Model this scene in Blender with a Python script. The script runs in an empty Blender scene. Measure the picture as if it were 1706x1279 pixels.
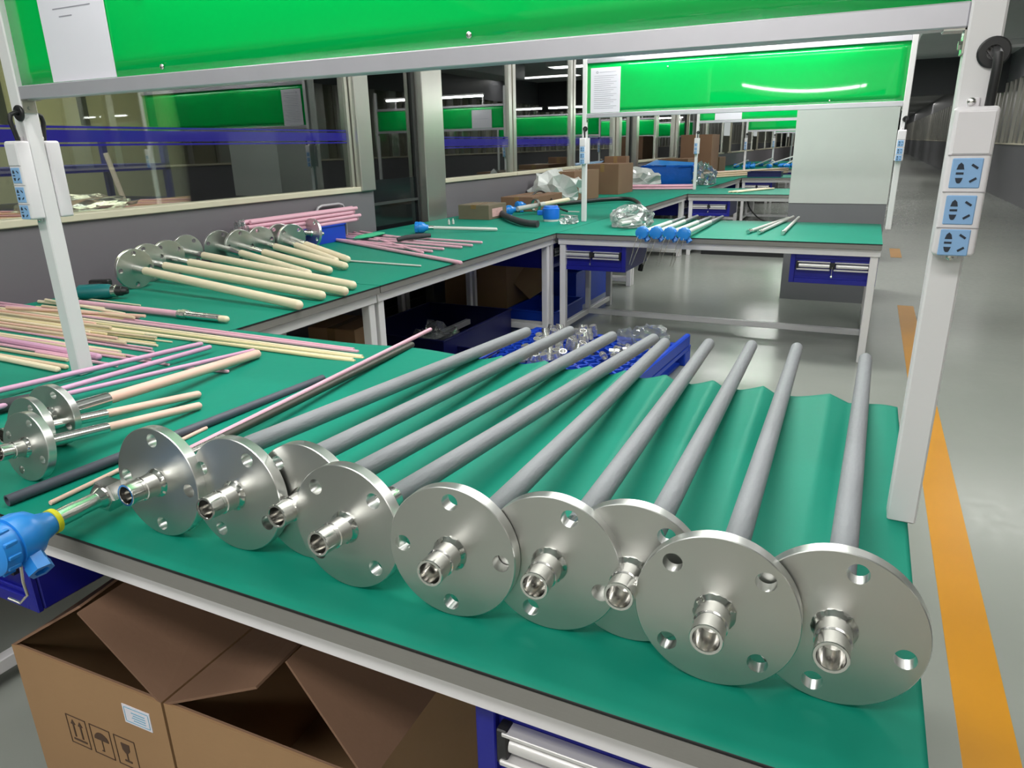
import bpy, bmesh, math, random
from mathutils import Vector, Matrix
random.seed(7)
scene = bpy.context.scene
COL = scene.collection
PI = math.pi

# ---------------------------------------------------------------- camera
cam_data = bpy.data.cameras.new('camera')
cam = bpy.data.objects.new('camera', cam_data)
COL.objects.link(cam)
cam_data.sensor_fit = 'HORIZONTAL'
cam_data.sensor_width = 36.0
cam_data.lens = 36.0 * 1182.63 / 1706.0
cam_data.clip_start = 0.02
cam_data.clip_end = 200
YAW, PITCH, ROLL = -0.45564272, 0.32338359, -0.02159053
def camera_matrix():
    cy, sy, cp, sp = math.cos(YAW), math.sin(YAW), math.cos(PITCH), math.sin(PITCH)
    f = Vector((sy*cp, cy*cp, -sp)); r = Vector((cy, -sy, 0)); u = r.cross(f)
    cr, sr = math.cos(ROLL), math.sin(ROLL)
    r2 = r*cr + u*sr; u2 = u*cr - r*sr
    m = Matrix((r2, u2, -f)).transposed().to_4x4()
    m.translation = Vector((0, 0, 1.35))
    return m
cam.matrix_world = camera_matrix()
scene.camera = cam

# ---------------------------------------------------------------- world, exposure
world = bpy.data.worlds.new('hall_air')
scene.world = world
world.use_nodes = True
world.node_tree.nodes['Background'].inputs[0].default_value = (0.80, 0.86, 0.84, 1)
world.node_tree.nodes['Background'].inputs[1].default_value = 0.5
scene.view_settings.view_transform = 'Standard'
scene.view_settings.look = 'None'
scene.view_settings.gamma = 1.0
scene.view_settings.exposure = 0.08
scene.view_settings.use_curve_mapping = False

def area_lamp(name, loc, sx, sy, power, color=(1, 0.985, 0.95), rot=(0, 0, 0)):
    d = bpy.data.lights.new(name, 'AREA'); d.shape = 'RECTANGLE'; d.size = sx; d.size_y = sy
    d.energy = power; d.color = color
    o = bpy.data.objects.new(name, d); COL.objects.link(o); o.location = loc; o.rotation_euler = rot
    return o
LAMP_POWER = {-3.6: 70, -0.9: 62, 2.1: 62, 5.1: 74, 8.1: 74}
CEIL = 3.2
CEILING_LAMPS = [(x, y) for y in (-3.6, -0.9, 2.1, 5.1, 8.1, 12.1, 17, 23, 30, 42, 58, 78) for x in (-1.0,)] + [(1.5, y) for y in (-2.5, 3.5, 9.5, 19, 28, 48, 68)]  # lamps far down the hall have no fixture, added to lighten that end
for i, (x, y) in enumerate(CEILING_LAMPS):
    area_lamp('ceiling_light', (x, y, CEIL-0.115), 2.4, 0.5, LAMP_POWER.get(y, 62) if x < 0 else 32)
area_lamp('office_fill', (-5.4, 3.0, 2.7), 1.2, 3.0, 70, (1, 0.95, 0.72))  # added fill with no fixture, brightens the office and its back panes
area_lamp('office_fill', (-4.1, 2.2, 2.9), 0.5, 3.0, 40, (1, 0.97, 0.88))  # added fill near the glass, lights the leaning cream rods
area_lamp('office_fill', (-5.4, 9.5, 2.7), 1.2, 3.0, 70, (1, 0.95, 0.72))  # same added fill further along the office

# ---------------------------------------------------------------- materials
def lin(c):
    return tuple(((v/255)/12.92 if v/255 <= 0.04045 else (((v/255)+0.055)/1.055)**2.4) for v in c) + (1,)
MATS = {}
def mat(name, rgb, rough=0.5, metal=0.0, var=0.06, scale=8.0, bump=0.0, bscale=40.0, spec=0.5, coat=0.0, stretch=None, emit=0.0, coatr=0.1):
    if name in MATS: return MATS[name]
    m = bpy.data.materials.new(name); m.use_nodes = True
    nt = m.node_tree; b = nt.nodes['Principled BSDF']
    b.inputs['Roughness'].default_value = rough; b.inputs['Metallic'].default_value = metal
    b.inputs['Specular IOR Level'].default_value = spec
    b.inputs['Coat Weight'].default_value = coat; b.inputs['Coat Roughness'].default_value = coatr
    tc = nt.nodes.new('ShaderNodeTexCoord')
    mp = nt.nodes.new('ShaderNodeMapping'); nt.links.new(tc.outputs['Object'], mp.inputs[0])
    if stretch: mp.inputs['Scale'].default_value = stretch
    n = nt.nodes.new('ShaderNodeTexNoise'); n.inputs['Scale'].default_value = scale; n.inputs['Detail'].default_value = 4
    nt.links.new(mp.outputs[0], n.inputs['Vector'])
    mx = nt.nodes.new('ShaderNodeMix'); mx.data_type = 'RGBA'
    c = lin(rgb)
    mx.inputs[6].default_value = tuple(min(1, v*(1-var*1.5)) for v in c[:3]) + (1,)
    mx.inputs[7].default_value = tuple(min(1, v*(1+var*1.5)) for v in c[:3]) + (1,)
    nt.links.new(n.outputs['Fac'], mx.inputs[0]); nt.links.new(mx.outputs[2], b.inputs['Base Color'])
    if emit:
        nt.links.new(mx.outputs[2], b.inputs['Emission Color']); b.inputs['Emission Strength'].default_value = emit
    if bump:
        n2 = nt.nodes.new('ShaderNodeTexNoise'); n2.inputs['Scale'].default_value = bscale; n2.inputs['Detail'].default_value = 3
        nt.links.new(mp.outputs[0], n2.inputs['Vector'])
        bp = nt.nodes.new('ShaderNodeBump'); bp.inputs['Strength'].default_value = bump; bp.inputs['Distance'].default_value = 0.01
        nt.links.new(n2.outputs['Fac'], bp.inputs['Height']); nt.links.new(bp.outputs[0], b.inputs['Normal'])
    MATS[name] = m
    return m
def glass(name, tint, ior=1.5, boost=1.6, base=0.03, rough=0.01, gl=(0.95, 0.97, 0.96), diff=None, dfac=0.0, wave=0.0):
    if name in MATS: return MATS[name]
    m = bpy.data.materials.new(name); m.use_nodes = True; nt = m.node_tree
    for n in list(nt.nodes):
        if n.type != 'OUTPUT_MATERIAL': nt.nodes.remove(n)
    out = [n for n in nt.nodes if n.type == 'OUTPUT_MATERIAL'][0]
    t = nt.nodes.new('ShaderNodeBsdfTransparent'); t.inputs[0].default_value = tint + (1,)
    g = nt.nodes.new('ShaderNodeBsdfGlossy'); g.inputs['Roughness'].default_value = rough; g.inputs['Color'].default_value = gl + (1,)
    fr = nt.nodes.new('ShaderNodeFresnel'); fr.inputs['IOR'].default_value = ior
    ma = nt.nodes.new('ShaderNodeMath'); ma.operation = 'MULTIPLY_ADD'; ma.use_clamp = True
    ma.inputs[1].default_value = boost; ma.inputs[2].default_value = base
    nt.links.new(fr.outputs[0], ma.inputs[0])
    if wave:
        tc = nt.nodes.new('ShaderNodeTexCoord'); n2 = nt.nodes.new('ShaderNodeTexNoise'); n2.inputs['Scale'].default_value = 12
        nt.links.new(tc.outputs['Object'], n2.inputs['Vector'])
        bp = nt.nodes.new('ShaderNodeBump'); bp.inputs['Strength'].default_value = wave; bp.inputs['Distance'].default_value = 0.02
        nt.links.new(n2.outputs['Fac'], bp.inputs['Height']); nt.links.new(bp.outputs[0], g.inputs['Normal'])
    src = t.outputs[0]
    if dfac:
        d = nt.nodes.new('ShaderNodeBsdfDiffuse'); d.inputs[0].default_value = diff + (1,)
        m0 = nt.nodes.new('ShaderNodeMixShader'); m0.inputs[0].default_value = dfac
        nt.links.new(t.outputs[0], m0.inputs[1]); nt.links.new(d.outputs[0], m0.inputs[2]); src = m0.outputs[0]
    mx = nt.nodes.new('ShaderNodeMixShader')
    nt.links.new(ma.outputs[0], mx.inputs[0]); nt.links.new(src, mx.inputs[1]); nt.links.new(g.outputs[0], mx.inputs[2])
    nt.links.new(mx.outputs[0], out.inputs[0])
    MATS[name] = m
    return m
def emission(name, rgb, strength):
    m = bpy.data.materials.new(name); m.use_nodes = True; nt = m.node_tree
    b = nt.nodes['Principled BSDF']; b.inputs['Base Color'].default_value = (0.9, 0.9, 0.9, 1)
    b.inputs['Emission Color'].default_value = tuple(rgb) + (1,); b.inputs['Emission Strength'].default_value = strength
    MATS[name] = m
    return m

M_GREEN = mat('green_rubber_mat', (14, 131, 109), 0.55, var=0.05, scale=3, bump=0.05, bscale=25, spec=0.16)
M_BLACK = mat('black_rubber', (22, 22, 24), 0.55, var=0.1)
M_EDGE = mat('grey_worktop_edge', (140, 138, 134), 0.4, metal=0.3, var=0.04, scale=30, stretch=(1, 1, 12))
M_WHITE = mat('white_painted_steel', (222, 220, 222), 0.38, var=0.02, scale=6)
M_ALU = mat('brushed_aluminium', (205, 203, 212), 0.34, metal=0.55, var=0.03, scale=20)
M_BOARD = mat('green_gloss_board', (4, 186, 82), 0.03, var=0.02, scale=2, spec=0.5)
M_BLUE = mat('blue_painted_steel', (26, 30, 138), 0.35, var=0.05, scale=5)
M_STEEL = mat('machined_stainless_steel', (206, 204, 198), 0.24, metal=1.0, var=0.05, scale=14, bump=0.02, bscale=60)
M_STEELF = mat('turned_stainless_face', (192, 193, 189), 0.40, metal=1.0, var=0.06, scale=6, bump=0.015, bscale=50)
M_RIM = mat('turned_steel_rim', (226, 226, 224), 0.3, metal=1.0, var=0.04, scale=20)
M_CHROME = mat('polished_steel', (226, 225, 222), 0.18, metal=1.0, var=0.03, scale=20)
M_GREY = mat('grey_silicon_carbide', (134, 137, 142), 0.6, var=0.07, scale=10, bump=0.15, bscale=120, stretch=(1, 0.25, 1))
M_SLATE = mat('dark_slate_ceramic', (72, 76, 88), 0.5, var=0.1, scale=12)
M_OLIVE = mat('dark_olive_ceramic', (58, 56, 48), 0.45, var=0.15, scale=14)
M_CREAM = mat('cream_ceramic', (234, 219, 190), 0.5, var=0.04, scale=6)
M_CREAM2 = mat('pale_yellow_ceramic', (226, 210, 166), 0.5, var=0.05, scale=6)
M_PINK = mat('pink_ceramic', (224, 172, 190), 0.5, var=0.04, scale=6)
M_MAUVE = mat('mauve_pink_ceramic', (208, 158, 190), 0.45, var=0.05, scale=6)
M_PEACH = mat('peach_ceramic', (230, 190, 174), 0.5, var=0.05, scale=6)
M_SAND = mat('sandy_ceramic', (216, 194, 166), 0.5, var=0.06, scale=6)
M_WRAP = mat('whitish_tube', (206, 206, 202), 0.4, var=0.03)
M_SKY = mat('blue_enamel_head', (38, 136, 222), 0.3, var=0.05, scale=12)
M_BLUEP = mat('blue_plastic', (18, 66, 190), 0.4, var=0.06)
M_BLUEF = mat('blue_plastic_film', (22, 104, 214), 0.3, var=0.15, scale=7, bump=0.5, bscale=14)
M_NAVY = mat('navy_plastic', (20, 24, 82), 0.4, var=0.08)
M_YELLOW = mat('yellow_washer', (222, 214, 30), 0.45, var=0.03)
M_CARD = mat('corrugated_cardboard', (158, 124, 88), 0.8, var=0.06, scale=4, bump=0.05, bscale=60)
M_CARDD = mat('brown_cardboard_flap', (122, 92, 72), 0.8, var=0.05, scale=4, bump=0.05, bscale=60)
M_CARDB = mat('dull_brown_cardboard', (122, 92, 70), 0.8, var=0.08, scale=4)
M_PRINT = mat('dark_carton_print', (78, 58, 44), 0.8)
M_PAPER = mat('white_paper', (222, 220, 230), 0.7, var=0.015, scale=5)
M_INK = mat('grey_print', (150, 148, 160), 0.8)
M_INKB = mat('pale_blue_print', (120, 170, 196), 0.8)
M_PLASW = mat('white_plastic', (226, 222, 226), 0.35, var=0.01)
M_SOCK = mat('light_blue_socket_face', (138, 178, 222), 0.35, var=0.02)
M_SLOT = mat('socket_slot', (40, 48, 62), 0.7)
M_BLKP = mat('black_plastic', (34, 34, 36), 0.4, var=0.1)
M_TEAL = mat('teal_drill_plastic', (20, 110, 112), 0.4, var=0.05)
M_GREYP = mat('grey_foam', (58, 58, 62), 0.75, var=0.1)
M_GRNCLOTH = mat('green_cloth', (62, 178, 132), 0.8, var=0.08, bump=0.4, bscale=30)
M_BAG = glass('clear_plastic_bag', (0.86, 0.88, 0.88), 1.45, 1.1, 0.05, 0.12, diff=(0.8, 0.82, 0.83), dfac=0.13, wave=0.4)
M_TUBE = emission('lit_led_tube', (1.0, 1.0, 0.97), 36.0)
M_PANEL = emission('lit_ceiling_panel', (1.0, 1.0, 0.97), 2.0)

# ---------------------------------------------------------------- mesh helpers
class B:
    def __init__(s): s.bm = bmesh.new()
    def _mark(s, faces, mi):
        for f in faces: f.material_index = mi
    def box(s, a, b, bev=0.0, mi=0, rot=None, piv=None, seg=1):
        c = [(a[i]+b[i])/2 for i in range(3)]; d = [abs(b[i]-a[i]) for i in range(3)]
        r = bmesh.ops.create_cube(s.bm, size=1)
        vs = r['verts']
        bmesh.ops.scale(s.bm, vec=d, verts=vs); bmesh.ops.translate(s.bm, vec=c, verts=vs)
        fs = set(f for v in vs for f in v.link_faces)
        if bev > 0:
            es = list(set(e for v in vs for e in v.link_edges))
            r2 = bmesh.ops.bevel(s.bm, geom=es, offset=bev, segments=seg, affect='EDGES', profile=0.5)
            vs = list(set(v for f in r2['faces'] for v in f.verts) | set(v for v in vs if v.is_valid))
            fs = set(f for v in vs for f in v.link_faces)
        s._mark(fs, mi)
        if rot is not None:
            bmesh.ops.rotate(s.bm, cent=Vector(piv if piv is not None else c), matrix=rot, verts=list(vs))
        return s
    def lathe(s, p, d, prof, seg=24, mi=0, cap=True, spin=0.0):
        p = Vector(p); q = Vector(d).normalized().to_track_quat('Z', 'Y')
        rings = []
        for (t, r) in prof:
            if r < 1e-6: rings.append([s.bm.verts.new(p + q @ Vector((0, 0, t)))])
            else: rings.append([s.bm.verts.new(p + q @ Vector((r*math.cos(2*PI*k/seg+spin), r*math.sin(2*PI*k/seg+spin), t))) for k in range(seg)])
        fs = []
        for A, C in zip(rings, rings[1:]):
            for k in range(seg):
                k2 = (k+1) % seg
                if len(A) == 1 and len(C) == 1: continue
                if len(A) == 1: fs.append(s.bm.faces.new((A[0], C[k2], C[k])))
                elif len(C) == 1: fs.append(s.bm.faces.new((A[k], A[k2], C[0])))
                else: fs.append(s.bm.faces.new((A[k], A[k2], C[k2], C[k])))
        if cap:
            if len(rings[0]) > 1: fs.append(s.bm.faces.new(list(reversed(rings[0]))))
            if len(rings[-1]) > 1: fs.append(s.bm.faces.new(rings[-1]))
        s._mark(fs, mi)
        return s
    def cyl(s, a, b, r, r2=None, seg=20, mi=0):
        a = Vector(a); b = Vector(b)
        return s.lathe(a, b-a, [(0, r), ((b-a).length, r if r2 is None else r2)], seg, mi)
    def rod(s, a, b, r, seg=16, mi=0, tip=True):
        a = Vector(a); b = Vector(b); L = (b-a).length
        pr = [(0, r*0.85), (r*0.15, r)]
        if tip: pr += [(L-r, r), (L-r*0.6, r*0.93), (L-r*0.25, r*0.68), (L-r*0.05, r*0.3), (L, 0)]
        else: pr += [(L-r*0.15, r), (L, r*0.85)]
        return s.lathe(a, b-a, pr, seg, mi)
    def pipe(s, a, b, r, ri, seg=24, mi=0):
        a = Vector(a); b = Vector(b); L = (b-a).length
        return s.lathe(a, b-a, [(min(0.06, L*0.5), 0), (min(0.06, L*0.5), ri), (0, ri), (0, r), (L, r), (L, ri), (max(L-0.06, L*0.5+0.001), ri), (max(L-0.06, L*0.5+0.001), 0)], seg, mi, cap=False)
    def tube(s, pts, r, seg=10, mi=0):
        pts = [Vector(p) for p in pts]; rings = []
        up = Vector((0, 0, 1)); n = len(pts)
        for i, p in enumerate(pts):
            t = (pts[min(i+1, n-1)] - pts[max(i-1, 0)]).normalized()
            if i == 0:
                x = t.cross(up) if abs(t.dot(up)) < 0.95 else t.cross(Vector((1, 0, 0)))
                x.normalize()
            else:
                x = (x - t*x.dot(t)).normalized()
            y = t.cross(x)
            rr = r[i] if isinstance(r, (list, tuple)) else r
            rings.append([s.bm.verts.new(p + (x*math.cos(2*PI*k/seg) + y*math.sin(2*PI*k/seg))*rr) for k in range(seg)])
        fs = []
        for A, C in zip(rings, rings[1:]):
            for k in range(seg): fs.append(s.bm.faces.new((A[k], A[(k+1) % seg], C[(k+1) % seg], C[k])))
        fs.append(s.bm.faces.new(list(reversed(rings[0])))); fs.append(s.bm.faces.new(rings[-1]))
        s._mark(fs, mi); return s
    def slab(s, poly, n, th, mi=0):
        """polygon extruded by th along n"""
        n = Vector(n).normalized()*th
        a = [s.bm.verts.new(Vector(p)) for p in poly]; b = [s.bm.verts.new(Vector(p)+n) for p in poly]
        fs = [s.bm.faces.new(list(reversed(a))), s.bm.faces.new(b)]
        k = len(a)
        for i in range(k): fs.append(s.bm.faces.new((a[i], a[(i+1) % k], b[(i+1) % k], b[i])))
        s._mark(fs, mi); return s
    def ball(s, c, r, seg=16, mi=0, sc=(1, 1, 1)):
        res = bmesh.ops.create_uvsphere(s.bm, u_segments=seg, v_segments=max(6, seg//2), radius=r)
        bmesh.ops.scale(s.bm, vec=sc, verts=res['verts']); bmesh.ops.translate(s.bm, vec=c, verts=res['verts'])
        s._mark(set(f for v in res['verts'] for f in v.link_faces), mi); return s
    def mesh(s, name, mats, smooth=35):
        bmesh.ops.recalc_face_normals(s.bm, faces=s.bm.faces)
        me = bpy.data.meshes.new(name); s.bm.to_mesh(me); s.bm.free()
        for m in (mats if isinstance(mats, (list, tuple)) else [mats]): me.materials.append(m)
        if smooth:
            me.shade_smooth(); me.set_sharp_from_angle(angle=math.radians(smooth))
        return me
    def obj(s, name, mats, parent=None, smooth=35):
        return put(name, s.mesh(name, mats, smooth), parent)
def put(name, me, parent=None, loc=None):
    o = bpy.data.objects.new(name, me); COL.objects.link(o)
    if parent is not None: o.parent = parent
    if loc is not None: o.location = loc
    return o
LABELS = {}
def tag(o, label, cat, group=None):
    o['label'] = label; o['category'] = cat
    if group: o['group'] = group
    return o
def thing(name, label, cat, loc=(0, 0, 0), rotz=0.0, group=None):
    o = bpy.data.objects.new(name, None); COL.objects.link(o)
    o.empty_display_size = 0.05
    o.location = loc; o.rotation_euler = (0, 0, rotz)
    return tag(o, label, cat, group)
def struct(o, label=None):
    o['kind'] = 'structure'
    if label: o['label'] = label
    return o
def kids(o): return [c for c in bpy.data.objects if c.parent == o]
def copy_tree(o, parent=None):
    c = o.copy(); COL.objects.link(c)
    if parent is not None: c.parent = parent
    for ch in kids(o): copy_tree(ch, c)
    return c
def dup(o, loc, label, rotz=None, group=None):
    c = copy_tree(o); c.location = loc; c['label'] = label
    if rotz is not None: c.rotation_euler = (0, 0, rotz)
    if group: c['group'] = group
    return c
def aim(o, a, b, spin=0.0):
    """place o at a with its local +Y towards b"""
    a = Vector(a); b = Vector(b)
    q = (b-a).normalized().to_track_quat('Y', 'Z')
    o.rotation_mode = 'QUATERNION'
    o.rotation_quaternion = q @ Matrix.Rotation(spin, 4, 'Y').to_quaternion()
    o.location = a
    return (b-a).length

# ---------------------------------------------------------------- the hall
def floor_material():
    m = bpy.data.materials.new('grey_epoxy_floor'); m.use_nodes = True; nt = m.node_tree
    b = nt.nodes['Principled BSDF']
    tc = nt.nodes.new('ShaderNodeTexCoord')
    n = nt.nodes.new('ShaderNodeTexNoise'); n.inputs['Scale'].default_value = 0.9; n.inputs['Detail'].default_value = 5
    n3 = nt.nodes.new('ShaderNodeTexNoise'); n3.inputs['Scale'].default_value = 22; n3.inputs['Detail'].default_value = 6
    nt.links.new(tc.outputs['Object'], n.inputs['Vector']); nt.links.new(tc.outputs['Object'], n3.inputs['Vector'])
    mx = nt.nodes.new('ShaderNodeMix'); mx.data_type = 'RGBA'
    mx.inputs[6].default_value = lin((134, 140, 134)); mx.inputs[7].default_value = lin((156, 159, 152))
    nt.links.new(n.outputs['Fac'], mx.inputs[0]); nt.links.new(mx.outputs[2], b.inputs['Base Color'])
    cr = nt.nodes.new('ShaderNodeMapRange'); cr.inputs[3].default_value = 0.12; cr.inputs[4].default_value = 0.3
    nt.links.new(n3.outputs['Fac'], cr.inputs[0]); nt.links.new(cr.outputs[0], b.inputs['Roughness'])
    bp = nt.nodes.new('ShaderNodeBump'); bp.inputs['Strength'].default_value = 0.03
    nt.links.new(n.outputs['Fac'], bp.inputs['Height']); nt.links.new(bp.outputs[0], b.inputs['Normal'])
    return m
YN, YF = -5.0, 95.0
XL, XR = -3.4, 2.75
struct(B().box((-7.0, YN, -0.1), (XR+0.3, YF, 0)).obj('floor', floor_material(), smooth=0), 'glossy grey green epoxy floor')
M_CEIL = mat('grey_ceiling', (188, 190, 192), 0.8, var=0.03)
M_LOW = mat('grey_wall_panel', (112, 108, 114), 0.45, var=0.02, scale=2)
M_LOWR = mat('dark_grey_wall_panel', (112, 112, 116), 0.4, var=0.02, scale=2)
M_SILL = mat('cream_sill', (206, 200, 178), 0.45, var=0.03)
M_MULL = mat('stainless_mullion', (204, 202, 196), 0.28, metal=0.85, var=0.06, scale=3, stretch=(1, 1, 0.2))
M_CREAMW = mat('cream_wall', (176, 172, 140), 0.6, var=0.04)
M_BAND = glass('blue_film_band', (0.10, 0.10, 0.5), 1.5, 1.2, 0.02, 0.05, diff=(0.025, 0.02, 0.30), dfac=0.8)
M_GLASS = glass('window_glass', (0.72, 0.76, 0.72), 1.52, 2.0, 0.05, 0.01)
M_GLASSD = glass('dark_door_glass', (0.55, 0.58, 0.56), 1.5, 1.6, 0.05, 0.02)
M_DARK = mat('dark_header', (52, 54, 58), 0.6)
struct(B().box((-7.0, YN, CEIL), (XR+0.3, YF, CEIL+0.1)).obj('ceiling', M_CEIL, smooth=0), 'grey hall ceiling')
b = B().box((XL-0.10, YN, 0), (XL, 4.60, 1.05)).box((XL-0.10, 5.62, 0), (XL, 10.74, 1.05)).box((XL-0.10, 11.64, 0), (XL, 14.32, 1.05)).box((XL-0.10, 15.35, 0), (XL, YF, 1.05))
b.box((XL-0.10, YN, 2.75), (XL, YF, CEIL))
struct(b.obj('wall_left', M_LOW, smooth=0), 'grey lower partition wall behind the benches')
def window(n, y0, y1, band=None, w=0.07):
    o = B().box((XL-0.075, y0, 1.085), (XL-0.025, y0+w, 2.68)).box((XL-0.075, y1-w, 1.085), (XL-0.025, y1, 2.68)).box((XL-0.075, y0, 2.68), (XL-0.025, y1, 2.75)).obj('window_%d' % n, M_MULL, smooth=0)
    struct(o)
    B().box((XL-0.054, y0+w, 1.085), (XL-0.046, y1-w, 2.68)).obj('pane', M_GLASS, o, 0)
    B().box((XL-0.10, y0-0.01, 1.05), (XL+0.02, y1+0.01, 1.085), 0.004).obj('sill', M_SILL, o, 0)
    if band:
        bb = B().box((XL-0.046, y0+w, band[0]+0.018), (XL-0.044, y1-w, band[1]-0.018))
        bb.box((XL-0.046, y0+w, band[1]-0.010), (XL-0.044, y1-w, band[1])).box((XL-0.046, y0+w, band[0]), (XL-0.044, y1-w, band[0]+0.010))
        bb.obj('blue_band', M_BAND, o, 0)
    return o
window(1, YN, 4.42, (1.392, 1.483), 0.03)
window(2, 5.66, 7.13, (1.34, 1.44))
window(3, 7.16, 8.88, (1.34, 1.44))
window(4, 8.91, 10.6, (1.34, 1.44))
window(5, 11.70, 12.98); window(6, 13.01, 14.27)
wn = 7
yy = 15.45
while yy < 60:
    window(wn, yy, yy+2.0); window(wn+1, yy+2.03, yy+4.0); wn += 2; yy += 5.2
def mullion(n, x0, x1, y0, y1, m=None, z0=0, z1=2.75):
    struct(B().box((x0, y0, z0), (x1, y1, z1), 0.006).obj('trim_%d' % n, m or M_MULL))
mullion(1, XL-0.12, XL+0.03, 4.43, 4.60, z0=1.05)
mullion(2, XL-0.12, XL+0.03, 5.32, 5.63)
mullion(3, XL-0.12, XL+0.03, 10.63, 10.76)
mullion(4, XL-0.12, XL+0.03, 11.53, 11.67)
mullion(5, XL-0.12, XL+0.03, 14.30, 14.42)
def door(n, y0, y1):
    o = B().box((XL-0.08, y0, 0), (XL-0.04, y0+0.04, 2.3)).box((XL-0.08, y1-0.04, 0), (XL-0.04, y1, 2.3)).box((XL-0.08, y0, 2.2), (XL-0.04, y1, 2.75)).box((XL-0.08, y0+0.04, 0.0), (XL-0.04, y1-0.04, 0.1)).obj('door_%d' % n, M_BLKP, smooth=0)
    struct(o)
    B().box((XL-0.066, y0+0.04, 1.12), (XL-0.058, y1-0.04, 2.2)).obj('pane', M_GLASSD, o, 0)
    B().box((XL-0.068, y0+0.04, 0.1), (XL-0.056, y1-0.04, 1.12)).obj('lower_panel', mat('black_glass_panel', (24, 28, 30), 0.12, var=0.1), o, 0)
    B().box((XL-0.05, y0+0.04, 0.93), (XL-0.035, y1-0.04, 0.95)).obj('push_bar', mat('dark_bar', (58, 62, 62), 0.4), o, 0)
door(1, 4.61, 5.31); door(2, 10.77, 11.52); door(3, 14.43, 15.33)
# office behind the glass
b = B()
b.box((-6.9, YN, 0), (-6.8, YF, 1.62)).box((-6.9, YN, 3.0), (-6.8, YF, CEIL))
struct(b.obj('wall_office', mat('office_wall_grey', (168, 168, 150), 0.7, var=0.04), smooth=0), 'office wall seen through the glass')
M_PANEW = mat('yellowed_window_pane', (196, 194, 156), 0.3, var=0.06, scale=2)
b = B()
y = YN
while y < 30:
    b.box((-6.85, y+0.03, 1.62), (-6.83, y+0.72, 3.0)); y += 0.75
struct(b.obj('window_40', M_PANEW, smooth=0), 'row of yellowish panes at the back of the office')
b = B(); y = YN
while y < 30:
    b.box((-6.86, y-0.035, 1.62), (-6.79, y+0.035, 3.0)); y += 0.75
b.box((-6.86, YN, 2.27), (-6.80, 30, 2.34))
struct(b.obj('trim_10', mat('dark_green_mullion', (54, 60, 52), 0.5), smooth=0), 'dark mullions at the back of the office')
struct(B().box((-7.0, YN-0.1, 0), (XR+0.3, YN, CEIL)).obj('wall_near', mat('pale_wall', (214, 214, 208), 0.7), smooth=0), 'pale wall behind the camera')
struct(B().box((-7.0, YF, 0), (XR+0.3, YF+0.1, CEIL)).obj('wall_far', mat('far_wall_grey', (120, 122, 120), 0.7), smooth=0), 'dark far end of the hall')
# right wall of the hall
b = B().box((XR, YN, 0), (XR+0.1, YF, 1.15)).box((XR, YN, 2.55), (XR+0.1, YF, CEIL))
struct(b.obj('wall_right', M_LOWR, smooth=0), 'dark grey lower wall across the aisle')
struct(B().box((XR-0.03, YN, 1.15), (XR+0.1, YF, 1.18), 0.004).obj('trim_11', M_SILL), 'cream ledge on the aisle wall')
struct(B().box((XR+0.07, YN, 1.18), (XR+0.08, YF, 2.55)).obj('window_41', glass('aisle_glass', (0.5, 0.5, 0.38), 1.5, 2.0, 0.06, 0.02, diff=(0.34, 0.34, 0.25), dfac=0.75), smooth=0), 'yellowish glazing of the aisle wall')
b = B(); y = YN+0.3; k = 0
while y < YF-1:
    b.box((XR-0.01, y, 1.18), (XR+0.06, y+(0.26 if k % 2 == 0 else 0.10), 2.55)); y += 0.62; k += 1
struct(b.obj('trim_12', M_MULL, smooth=0), 'steel mullions of the aisle wall')
struct(B().box((XL-0.1, 22, 2.35), (XR, 22.4, CEIL)).obj('trim_13', M_DARK, smooth=0), 'dark beam under the ceiling far down the hall')
struct(B().box((0.45, 4.0, 2.78), (1.15, 16.0, 3.12), 0.01).obj('trim_14', mat('pale_duct', (168, 170, 172), 0.5), smooth=0), 'pale boxed duct under the ceiling')
M_YPAINT = mat('yellow_floor_paint', (200, 138, 18), 0.3, var=0.08, scale=3)
struct(B().box((0.352, YN, 0), (0.472, 6.75, 0.002)).box((0.352, 9.6, 0), (0.472, 10.4, 0.002)).obj('trim_15', M_YPAINT, smooth=0), 'yellow line painted along the aisle floor')
struct(B().box((-0.593, 6.72, 0), (0.16, 7.47, 0.835)).box((-0.596, 6.715, 0.835), (0.163, 7.475, CEIL), mi=1).obj('pillar', [mat('pillar_grey', (112, 114, 118), 0.5, var=0.02), mat('pillar_white', (196, 202, 198), 0.6, var=0.02)], smooth=0), 'square pillar, white above and grey below')
for i, (x, y) in enumerate(CEILING_LAMPS):
    if y > 24: continue
    t = thing('ceiling_light', 'long white ceiling light above the %s' % ('benches' if x < 0 else 'aisle'), 'ceiling light', (x, y, CEIL-0.11), group='ceiling lights above the %s' % ('benches' if x < 0 else 'aisle'))
    B().box((-1.24, -0.28, 0.0), (1.24, 0.28, 0.11), 0.005).obj('housing', M_WHITE, t)
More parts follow.
